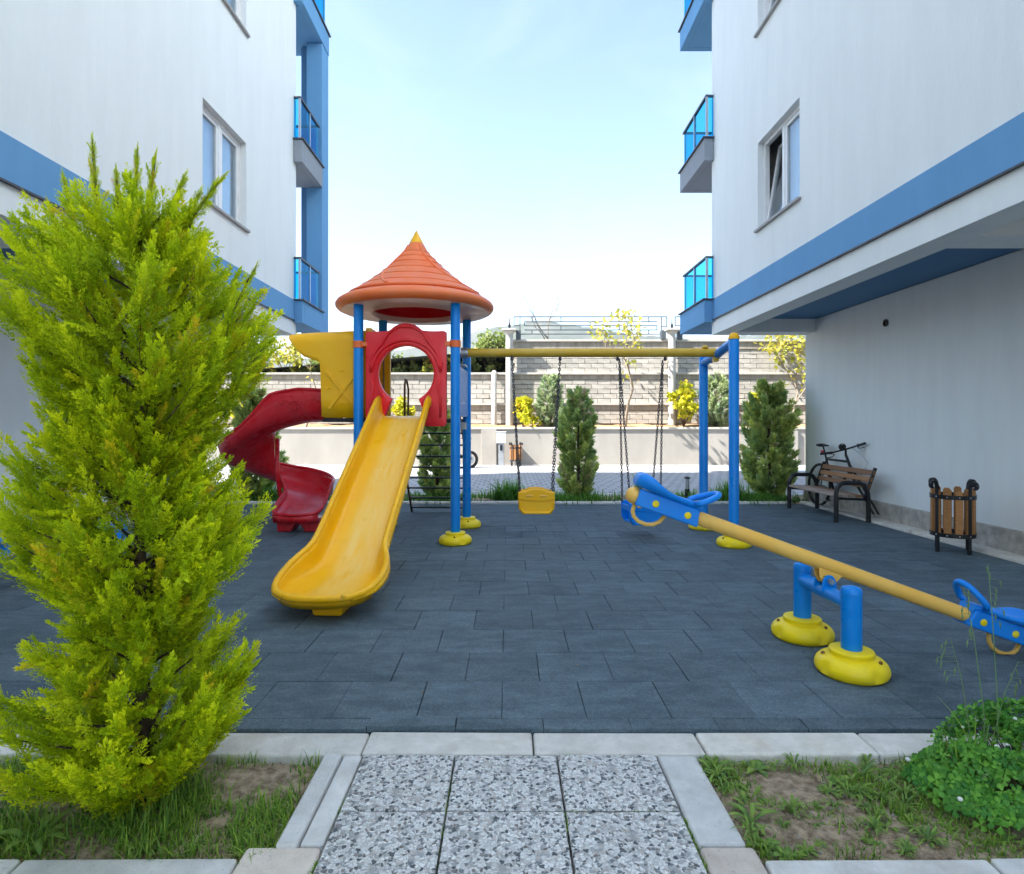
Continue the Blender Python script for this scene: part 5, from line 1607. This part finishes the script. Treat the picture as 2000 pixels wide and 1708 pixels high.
# ---- broad-leaved small trees and shrubs
def leaf_cloud(P, size, seed, droop=.2):
    r = np.random.default_rng(seed)
    n = len(P)
    d = unit(r.normal(0, 1, (n, 3)) + np.array([0, 0, -droop]))
    s = unit(np.cross(d, r.normal(0, 1, (n, 3))))
    L_ = size * r.uniform(.7, 1.25, (n, 1)); W = L_ * .36
    V = np.stack([P, P + d * L_ * .5 + s * W, P + d * L_, P + d * L_ * .5 - s * W], 1).reshape(-1, 3)
    T_ = np.tile([.2, .6, 1, .6], n); Rr = np.repeat(r.uniform(0, 1, n), 4)
    return arr_mesh('leaves', V, np.arange(4 * n).reshape(-1, 4), {'tint': T_, 'var': Rr})

def small_tree(name, label, loc, H, spread, n_leaf, leaf, mat, bark, seed, stem=.45, cat='tree', group=None, depth=4, r0=.05):
    r = random.Random(seed)
    root = thing(name, label, cat, loc, 0, group)
    mb = MB(); tips = []
    def grow(p, d, L_, rad, lv):
        pts = [p]; q = p
        for i in range(3):
            d = (d + Vector((r.gauss(0, .12), r.gauss(0, .12), .06))).normalized()
            q = q + d * L_ / 3
            pts.append(q)
        mb.tube(pts, [rad, rad * .85, rad * .72, rad * .6], 6 if lv < 2 else 4, cap=False)
        if lv >= 1:
            tips.extend(pts[1:])
        if lv < depth:
            for k in range(r.choice((2, 3, 3))):
                a = r.uniform(0, 6.28); t = r.uniform(.45, .95) * spread
                nd = (d + Vector((math.cos(a) * t, math.sin(a) * t, r.uniform(-.05, .35)))).normalized()
                grow(pts[r.choice((2, 3, 3))], nd, L_ * r.uniform(.6, .8), rad * .56, lv + 1)
    grow(Vector((0, 0, -.05)), Vector((r.gauss(0, .05), r.gauss(0, .05), 1)).normalized(), H * stem, r0, 0)
    top = max(t.z for t in tips)
    k = H / top
    mb.v = [(v[0], v[1], v[2] * k) for v in mb.v]
    obj('trunk', mb, bark, root, smooth=True)
    if n_leaf:
        T_ = np.array([(t.x, t.y, t.z * k) for t in tips])
        rr = np.random.default_rng(seed)
        P = T_[rr.integers(len(T_), size=n_leaf)] + rr.normal(0, leaf * .9, (n_leaf, 3))
        link('crown', leaf_cloud(P, leaf, seed), mat, root)
    return root
YT = 'thin trees on the terrace'
small_tree('thin_tree', 'thin tree with sparse yellow leaves rising above the swing crossbar', (4.05, 20.55, 1.28), 3.95, .75, 230, .17, M['yellow_leaf'], M['bark_pale'], 5, .5, group=YT, r0=.06)
small_tree('thin_tree', 'thin yellow-leaved tree seen left of the yellow hood', (-7.0, 20.6, 1.28), 3.1, 1.0, 340, .17, M['yellow_leaf'], M['bark_pale'], 8, .5, group=YT, r0=.05)
small_tree('thin_tree', 'thin yellow-leaved tree under the right overhang corner', (9.85, 20.6, 1.28), 3.25, .95, 380, .18, M['yellow_leaf'], M['bark_pale'], 9, .52, group=YT, r0=.05)
small_tree('bare_tree', 'leafless grey tree behind the meander fence', (1.85, 26, 4.1), 3.1, .75, 0, .1, None, M['bark_pale'], 14, .36, depth=5, r0=.06)
small_tree('round_tree', 'small round-headed tree above the left part of the block wall', (-.75, 22.9, 3.05), 1.65, 1.0, 620, .16, M['dark_leaf'], M['bark'], 15, .45, r0=.06)
def shrub(name, label, loc, rx, H, n, leaf, mat, seed, group=None, cat='shrub'):
    root = thing(name, label, cat, loc, 0, group)
    r = np.random.default_rng(seed)
    cl = []
    for i in range(14):
        a = r.uniform(0, 6.28); q = math.sqrt(r.uniform(0, 1))
        z = r.uniform(.12, .95)
        cl.append((math.cos(a) * q * rx * (1.1 - .6 * z), math.sin(a) * q * rx * (1.1 - .6 * z), z * H, r.uniform(.16, .3) * rx))
    cl = np.array(cl)
    k = r.integers(len(cl), size=n)
    P = cl[k, :3] + unit(r.normal(0, 1, (n, 3))) * (cl[k, 3:4] * r.uniform(.3, 1.15, (n, 1)))
    link('crown', leaf_cloud(P, leaf, seed, -.5), mat, root)
    st = MB()
    for c in cl:
        st.tube([(0, 0, -.03), (c[0] * .5, c[1] * .5, c[2] * .55), (c[0], c[1], c[2])], [.016, .012, .006], 5)
    obj('stem', st, M['bark'], root, smooth=True)['kind'] = 'stuff'
    return root
YB = 'yellow shrubs on the terrace'
shrub('yellow_shrub', 'round bright yellow shrub on the terrace right of the white column', (.52, 20.5, 1.26), .50, 1.0, 900, .15, M['yellow_bush'], 41, YB)
shrub('yellow_shrub', 'tall loose yellow shrub by the second white column', (6.05, 20.5, 1.26), .60, 1.45, 700, .17, M['yellow_bush'], 42, YB)
shrub('yellow_shrub', 'yellow shrub seen through the hole of the red arch panel', (-3.55, 20.5, 1.26), .48, .95, 600, .15, M['yellow_bush'], 43, YB)
shrub('yellow_shrub', 'yellow shrub beside the dark cypress behind the spiral slide', (-9.0, 20.5, 1.26), .60, 1.2, 700, .16, M['yellow_bush'], 44, YB)
shrub('yellow_shrub', 'yellow shrub between the right swing posts and the bench cypress', (8.75, 20.5, 1.26), .45, 1.3, 500, .16, M['yellow_bush'], 45, YB)
for i in range(12):
    shrub('hedge_shrub', 'yellow hedge shrub above the left block wall' if i % 3 == 0 else 'green hedge shrub above the left block wall', (-11.2 + i * .95, 22.35 + (i % 3) * .2, 3.02), .62, .75 + .2 * (i % 4), 300, .18, M['yellow_leaf'] if i % 3 == 0 else M['dark_leaf'], 50 + i, 'yellow hedge shrubs' if i % 3 == 0 else 'green hedge shrubs')

# ---- grass
def blades(P, hmin, hmax, w, seed, lean=.5, nseg=3):
    r = np.random.default_rng(seed)
    n = len(P)
    az = r.uniform(0, 6.283, n); ln = np.abs(r.normal(0, lean, n)); h = r.uniform(hmin, hmax, n) * r.uniform(.6, 1, n)
    o = np.stack([np.cos(az), np.sin(az), np.zeros(n)], 1)
    s = np.stack([-np.sin(az + r.normal(0, .6, n)), np.cos(az), np.zeros(n)], 1)
    Vs, Ts = [], []
    for k in range(nseg + 1):
        t = k / nseg
        c = P + o * (h * ln * t * t)[:, None] + np.array([0, 0, 1]) * (h * (t - .28 * ln * t * t))[:, None]
        ww = w * (1 - t ** 1.6) * r.uniform(.8, 1.2, n)
        Vs.append(c - s * ww[:, None]); Vs.append(c + s * ww[:, None]); Ts += [np.full(n, t)] * 2
    K = 2 * (nseg + 1)
    V = np.stack(Vs, 1).reshape(-1, 3); T_ = np.stack(Ts, 1).ravel(); Rr = np.repeat(r.uniform(0, 1, n), K)
    b = np.arange(n) * K
    F = np.concatenate([np.stack([b + 2 * k, b + 2 * k + 1, b + 2 * k + 3, b + 2 * k + 2], 1) for k in range(nseg)])
    return V, F, T_, Rr
def grass(name, P, hmin, hmax, w, seed, mat, label=None, lean=.5, parent=None, kind='stuff'):
    V, F, T_, Rr = blades(P, hmin, hmax, w, seed, lean)
    me = arr_mesh(name, V, F, {'tint': T_, 'var': Rr})
    o = link(name, me, mat, parent)
    if kind: o['kind'] = kind
    if label: o['label'] = label
    if kind and parent is None: o['category'] = 'grass'
    return o
def patchy(n, x0, x1, y0, y1, z, bare, seed, sc=5.0, thr=-.2):
    r = np.random.default_rng(seed)
    P = np.stack([r.uniform(x0, x1, n), r.uniform(y0, y1, n), np.full(n, z)], 1)
    f = np.sin(P[:, 0] * sc + 1.3) * np.cos(P[:, 1] * sc * 1.7) + .5 * np.sin(P[:, 0] * sc * 2.7 + P[:, 1] * 9)
    keep = f + r.normal(0, .35, n) > thr
    for (bx0, by0, br0) in bare:
        d = np.hypot((P[:, 0] - bx0) / 1.25, P[:, 1] - by0)
        keep &= d > br0 * r.uniform(.55, 1.2, n)
    return P[keep]
Pl = patchy(22000, -3.4, -0.775, 1.915, 2.495, -.052, [(-.98, 2.36, .17), (-1.05, 2.12, .06)], 1, thr=-.45)
grass('grass_left_bed', Pl, .025, .10, .0028, 61, M['grass'], 'short green grass round the golden cypress', .75)
Pl2 = patchy(1300, -3.4, -1.15, 1.93, 2.35, -.052, [], 2, thr=-.1)
grass('tall_grass_left_bed', Pl2, .08, .17, .0036, 62, M['grass'], 'longer grass blades in the left bed', .6)
Pr = patchy(14000, 0.80, 3.4, 1.915, 2.495, -.05, [(1.12, 2.33, .17), (1.03, 2.08, .15), (1.35, 2.02, .12), (1.25, 2.2, .1)], 3, thr=-.25)
grass('grass_right_bed', Pr, .02, .075, .0028, 63, M['grass'], 'patchy green grass in the right bed', .8)
joint = []
rj = np.random.default_rng(4)
for (xa, ya, xb, yb, n) in ((-.18, 2.503, .50, 2.503, 170), (.205, 2.14, .30, 2.14, 60), (.40, 2.139, .60, 2.139, 110), (-.607, 2.12, -.607, 2.22, 70), (-.607, 1.82, -.607, 1.90, 90), (.2, 2.14, .205, 2.02, 60), (.623, 2.12, .625, 1.86, 130), (-.222, 2.45, -.222, 1.75, 60)):
    t = rj.uniform(0, 1, n)
    joint.append(np.stack([xa + (xb - xa) * t + rj.normal(0, .006, n), ya + (yb - ya) * t + rj.normal(0, .006, n), np.full(n, -.03)], 1))
grass('grass_in_joints', np.concatenate(joint), .012, .032, .0022, 64, M['grass'], 'tufts of grass in the slab joints', 1.0)
def clump(n, cx, cy, rx, ry, z, seed):
    r = np.random.default_rng(seed)
    return np.stack([cx + r.normal(0, rx, n), cy + r.normal(0, ry, n), np.full(n, z)], 1)
Pf = np.concatenate([patchy(5200, -5.0, 5.1, 10.30, 11.28, .0, [], 5, 2.0, -.1), clump(900, 1.2, 10.6, .32, .2, 0, 6), clump(1300, 4.3, 10.6, .42, .2, 0, 7), clump(700, -1.3, 10.6, .3, .2, 0, 8), clump(700, -4.5, 10.6, .4, .2, 0, 9)])
grass('grass_far_bed', Pf, .06, .26, .008, 65, M['grass_far'], 'deep green grass in the bed beyond the mat', .5)
for (x, y_, n, h, lab) in ((.02, 10.62, 260, .50, 'tall strap-leaved grass clump left of the yellow swing seat'), (3.98, 10.66, 200, .48, 'tall strap-leaved grass clump between the right swing posts'),
                       (-4.05, 10.55, 200, .45, 'tall strap-leaved grass clump left of the spiral slide foot'), (2.42, 10.9, 26, .55, 'few upright broad leaves above the blue seesaw seat')):
    c = thing('grass_clump', lab, 'grass', (x, y_, 0), 0, 'strap-leaved clumps in the far bed')
    V, F, T_, Rr = blades(clump(n, 0, 0, .13 if n > 50 else .04, .1 if n > 50 else .03, 0, int(n + x * 10)), h * .6, h * 1.15, .014 if n > 50 else .022, 70 + n, .75 if n > 50 else .3, 4)
    link('leaves', arr_mesh('leaves', V, F, {'tint': T_, 'var': Rr}), M['grass_far'], c)

# ---- weeds of the right bed
def lance(n, L_, w, seed, up=.5, rise=.35):
    """rosette of n lance-shaped leaves"""
    r = np.random.default_rng(seed)
    V, F, T_, Rr = [], [], [], []
    for i in range(n):
        a = 6.283 * i / n * 1.618 * 2 + r.normal(0, .2)
        o = np.array([math.cos(a), math.sin(a), 0]); s = np.array([-math.sin(a), math.cos(a), 0])
        l = L_ * r.uniform(.6, 1.1); u = up * r.uniform(.4, 1.3)
        b = len(V)
        for k, t in enumerate((0, .25, .5, .75, 1.0)):
            c = o * l * t + np.array([0, 0, l * (u * t - .75 * u * t * t + .04)])
            ww = w * (.25, .7, 1.0, .75, .04)[k]
            V += [c - s * ww + [0, 0, ww * .35], c, c + s * ww + [0, 0, ww * .35]]; T_ += [t * .6, t * .6 + .3, t * .6]; Rr += [r.uniform()] * 3
        for k in range(4):
            q = b + 3 * k
            F += [(q, q + 1, q + 4, q + 3), (q + 1, q + 2, q + 5, q + 4)]
    return arr_mesh('leaves', np.array(V), np.array(F), {'tint': T_, 'var': Rr})
def weed_tag(o):
    x, y_ = o.location.x, o.location.y
    if x < .95:
        l, g_ = 'small weed tuft along the path-side kerb of the right bed', 'weeds along the path-side kerb'
    elif x > 1.40:
        l, g_ = 'small weed tuft close beside the clover mound', 'weeds beside the clover'
    elif y_ > 2.38:
        l, g_ = 'small weed tuft below the front kerb in the right bed', 'weeds below the front kerb'
    elif y_ < 2.06:
        l, g_ = 'small weed tuft by the near kerb of the right bed', 'weeds by the near kerb'
    else:
        l, g_ = 'small weed tuft in the bare middle soil of the right bed', 'weeds in the bare middle soil'
    tag(o, l, 'weed', g_)
wm = [lance(13, .085, .0060, 1, .9), lance(22, .065, .0042, 2, 1.5), lance(9, .10, .009, 3, 1.0), lance(26, .06, .0038, 4, 2.0), lance(8, .055, .012, 5, .7), lance(17, .05, .0045, 6, .6), lance(12, .09, .0045, 7, 1.9)]
spots = [(.80, 2.44, 3, 1.0), (.86, 2.46, 4, 1.1), (.83, 2.38, 4, 1.3), (.90, 2.42, 2, 1.0), (1.02, 2.44, 0, 1.2), (1.10, 2.46, 1, 1.2), (1.18, 2.45, 3, 1.1), (.85, 2.28, 3, 1.2), (.88, 2.20, 2, .9), (.93, 2.26, 4, 1.0), (.86, 2.12, 1, 1.1),
         (1.04, 2.17, 0, 1.0), (1.10, 2.12, 0, 1.15), (.98, 2.10, 1, 1.0), (1.07, 2.01, 0, .8), (.87, 1.99, 3, 1.2), (.92, 1.955, 3, 1.1), (.84, 2.05, 2, .8), (1.24, 2.30, 2, 1.1), (1.30, 2.36, 3, 1.3), (1.36, 2.30, 1, 1.3), (1.42, 2.40, 3, 1.2), (1.30, 2.20, 1, 1.1),
         (1.20, 2.16, 3, 1.0), (1.34, 2.10, 0, 1.1), (1.44, 2.14, 0, 1.0), (1.22, 2.03, 2, 1.0), (1.33, 1.99, 1, .8), (1.44, 2.02, 0, 1.0), (1.54, 2.08, 2, 1.1), (1.60, 1.98, 0, 1.1), (1.70, 2.02, 3, 1.0), (1.52, 2.26, 3, 1.3), (1.80, 1.97, 1, 1.1), (1.48, 2.32, 4, 1.2), (1.56, 2.42, 2, 1.2)]
for i, (x, y_, k, s) in enumerate(spots):
    k = rnd.choice((0, 1, 1, 2, 3, 3, 4, 5, 5, 6)); s = s * rnd.uniform(.55, 1.15)
    o = link('rosette_weed', wm[k], M['weed'])
    o.location = (x + rnd.uniform(-.015, .015), y_, -.048); o.scale = (s, s, s); o.rotation_euler = (rnd.uniform(-.1, .1), rnd.uniform(-.1, .1), rnd.uniform(0, 6))
    weed_tag(o)
for i, (x, y_, k, s) in enumerate([(-1.60, 2.02, 2, 1.5), (-1.47, 2.10, 4, 1.2), (-1.86, 2.05, 2, 1.2), (-1.05, 1.99, 1, .8), (-.88, 2.05, 3, .7), (-1.2, 1.97, 1, .9)]):
    o = link('leafy_weed', wm[k], M['weed'])
    o.location = (x, y_, -.05); o.scale = (s,) * 3; o.rotation_euler = (0, 0, rnd.uniform(0, 6))
    tag(o, 'broad-leaved weed in the grass of the left bed', 'weed', 'broad weeds in the left bed')

for i in range(60):
    x, y_ = rnd.uniform(.82, 2.0), rnd.uniform(1.93, 2.49)
    if math.hypot((x - 1.1) / 1.2, y_ - 2.33) < .13 or math.hypot((x - 1.05) / 1.2, y_ - 2.06) < .09:
        continue
    o = link('rosette_weed', wm[rnd.choice((1, 3, 5, 6))], M['weed'])
    s = rnd.uniform(.35, .95)
    o.location = (x, y_, -.048); o.scale = (s, s, s * rnd.uniform(.7, 1.3)); o.rotation_euler = (rnd.uniform(-.2, .2), rnd.uniform(-.2, .2), rnd.uniform(0, 6))
    weed_tag(o)
# dry leaves and pebbles lying on the beds and the mat
lt = MB(); pb = MB()
for i in range(420):
    left = rnd.random() < .45
    x = rnd.uniform(-3.2, -.78) if left else rnd.uniform(.80, 2.6)
    y_ = rnd.uniform(1.93, 2.48)
    if i % 3:
        r_ = rnd.uniform(.002, .007)
        pb.sphere((x, y_, -.045), r_, 6, 4, (1, rnd.uniform(.6, 1), .7))
    else:
        a = rnd.uniform(0, 6.28); l = rnd.uniform(.008, .026); w_ = l * rnd.uniform(.12, .35); z = rnd.uniform(-.042, -.03)
        c, s = math.cos(a), math.sin(a)
        lt.add([(x, y_, z), (x + c * l * .5 - s * w_, y_ + s * l * .5 + c * w_, z + .004), (x + c * l, y_ + s * l, z + rnd.uniform(-.004, .008)), (x + c * l * .5 + s * w_, y_ + s * l * .5 - c * w_, z + .002)], [(0, 1, 2, 3)])
for i in range(70):
    x, y_ = rnd.uniform(-2.5, 3.2), rnd.uniform(2.7, 6.5)
    a = rnd.uniform(0, 6.28); l = rnd.uniform(.008, .022); w_ = l * .3; z = .004
    c, s = math.cos(a), math.sin(a)
    lt.add([(x, y_, z), (x + c * l * .5 - s * w_, y_ + s * l * .5 + c * w_, z + .004), (x + c * l, y_ + s * l, z + .003), (x + c * l * .5 + s * w_, y_ + s * l * .5 - c * w_, z + .001)], [(0, 1, 2, 3)])
tag(obj('leaf_litter', lt, M['litter']), 'scattered dry leaf scraps on the beds and the mat', 'litter', kind='stuff')
tag(obj('pebbles', pb, M['pebble'], smooth=True), 'small pebbles in the bed soil', 'pebbles', kind='stuff')

# ---- clover mound and wild oats
cv = thing('clover_mound', 'dense clover mound with small white flowers in the right bed', 'clover', (2.16, 2.24, -.05))
r = np.random.default_rng(8)
n = 3600
a = r.uniform(0, 6.283, n); q = np.sqrt(r.uniform(0, 1, n))
X_ = np.cos(a) * q * .62; Y_ = np.sin(a) * q * .34
low = np.exp(-((X_ + .55) / .25) ** 2)
top = .31 * np.sqrt(np.clip(1 - (X_ / .66) ** 2 - (Y_ / .37) ** 2, 0.02, 1)) * (1 + .30 * np.sin(X_ * 11 + 1) * np.cos(Y_ * 13) + .2 * np.sin(X_ * 29 + Y_ * 17)) * (1 - .45 * low)
Z_ = top * (1 - r.uniform(0, .55, n) ** 2)
V, F, T_, Rr = [], [], [], []
for i in range(n):
    c = np.array([X_[i], Y_[i], Z_[i]])
    nrm = unit(np.array([X_[i] * 1.2, Y_[i] * 1.8 - .12, .42]) + r.normal(0, .25, 3))
    u = unit(np.cross(nrm, [.2, 1, .1])); v = np.cross(nrm, u)
    sz = r.uniform(.011, .024); a0 = r.uniform(0, 6.28); rv = r.uniform()
    for k in range(3):
        an = a0 + k * 2.094
        d = u * math.cos(an) + v * math.sin(an); s = -u * math.sin(an) + v * math.cos(an)
        b = len(V)
        V += [c, c + d * sz * .75 + s * sz * .55 + nrm * sz * .15, c + d * sz * 1.15 + s * sz * .18, c + d * sz * 1.05, c + d * sz * 1.15 - s * sz * .18, c + d * sz * .75 - s * sz * .55 + nrm * sz * .15]
        T_ += [.9, .5, .45, .7, .45, .5]; Rr += [rv] * 6
        F += [(b, b + 1, b + 2, b + 3), (b, b + 3, b + 4, b + 5)]
o = link('leaves', arr_mesh('leaves', np.array(V), np.array(F), {'tint': T_, 'var': Rr}), M['clover'], cv); o['kind'] = 'stuff'
stm = MB()
for i in range(0, n, 14):
    stm.tube([(X_[i] * .6, Y_[i] * .6, 0), (X_[i], Y_[i], Z_[i])], .0016, 4)
obj('stems', stm, M['green_stem'] if 'green_stem' in M else M['bark'], cv)['kind'] = 'stuff'
fm = MB().sphere((0, 0, 0), .0085, 8, 6, (1, 1, .8))
fme = bpy.data.meshes.new('flower'); fme.from_pydata(fm.v, [], fm.f); fme.update(); fme.materials.append(M['petal'])
for i in range(46):
    k = r.integers(n)
    f = link('flower', fme, None, cv)
    zt = .31 * math.sqrt(max(.03, 1 - (X_[k] / .66) ** 2 - (Y_[k] / .37) ** 2)) * (1 - .45 * low[k])
    f.location = (X_[k], Y_[k], zt + .018); f.scale = (rnd.uniform(.6, 1.2),) * 3
ot = thing('wild_oat', 'tall thin wild oat stalks rising from the clover mound', 'grass', (1.83, 2.3, -.05))
for (bx_, by_, tx, ty, tz, dr_) in ((.06, .0, .075, .06, .87, .05), (-.01, .02, -.12, .0, .60, -.08), (.05, .03, .16, .02, .50, .06), (.02, 0, -.03, .05, .78, -.04)):
    pth = [Vector((bx_, by_, 0)), Vector((bx_ + (tx - bx_) * .2, by_, tz * .4)), Vector((bx_ + (tx - bx_) * .55, by_ + (ty - by_) * .5, tz * .75)), Vector((tx, ty, tz))]
    st_ = obj('stalk', MB().tube(pth, [.0026, .0022, .0017, .0009], 5), M['straw'], ot, smooth=True)
    sk_ = MB()
    for k in range(9):
        t = .62 + .38 * k / 8
        p = pth[2].lerp(pth[3], min(1, max(0, (t - .62) / .38)))
        e = p + Vector((rnd.uniform(-.03, .03) + dr_ * .4, rnd.uniform(-.02, .02), -.005))
        g = e + Vector((dr_ * .08, 0, -.032))
        sk_.tube([p, e], .0007, 4)
        sk_.tube([e, e.lerp(g, .4), g], [.001, .0034, .0004], 5)
    obj('spikelets', sk_, M['straw'], st_, smooth=True)
V, F, T_, Rr = blades(clump(22, 0, 0, .05, .03, .08, 77), .16, .34, .0045, 78, .8, 5)
link('leaves', arr_mesh('leaves', V, F, {'tint': T_, 'var': Rr}), M['grass'], ot)

# ================================================================== AIR
hz = MB().box(-1000, 1000, -60, 790, -1.3, 142)
hz.f = [tuple(reversed(f)) if False else f for f in hz.f]
haze = obj('haze', hz, None); haze['kind'] = 'stuff'; tag(haze, 'thin blue haze between the courtyard and the mountains', 'haze')
hm = bpy.data.materials.new('haze'); hm.use_nodes = True
hn = hm.node_tree.nodes; hn.clear()
ho_ = hn.new('ShaderNodeOutputMaterial'); pv = hn.new('ShaderNodeVolumePrincipled')
pv.inputs['Color'].default_value = (0.86, 0.92, 1.0, 1); pv.inputs['Density'].default_value = 0.00042; pv.inputs['Anisotropy'].default_value = 0.2
hm.node_tree.links.new(pv.outputs[0], ho_.inputs['Volume'])
haze.data.materials.append(hm)
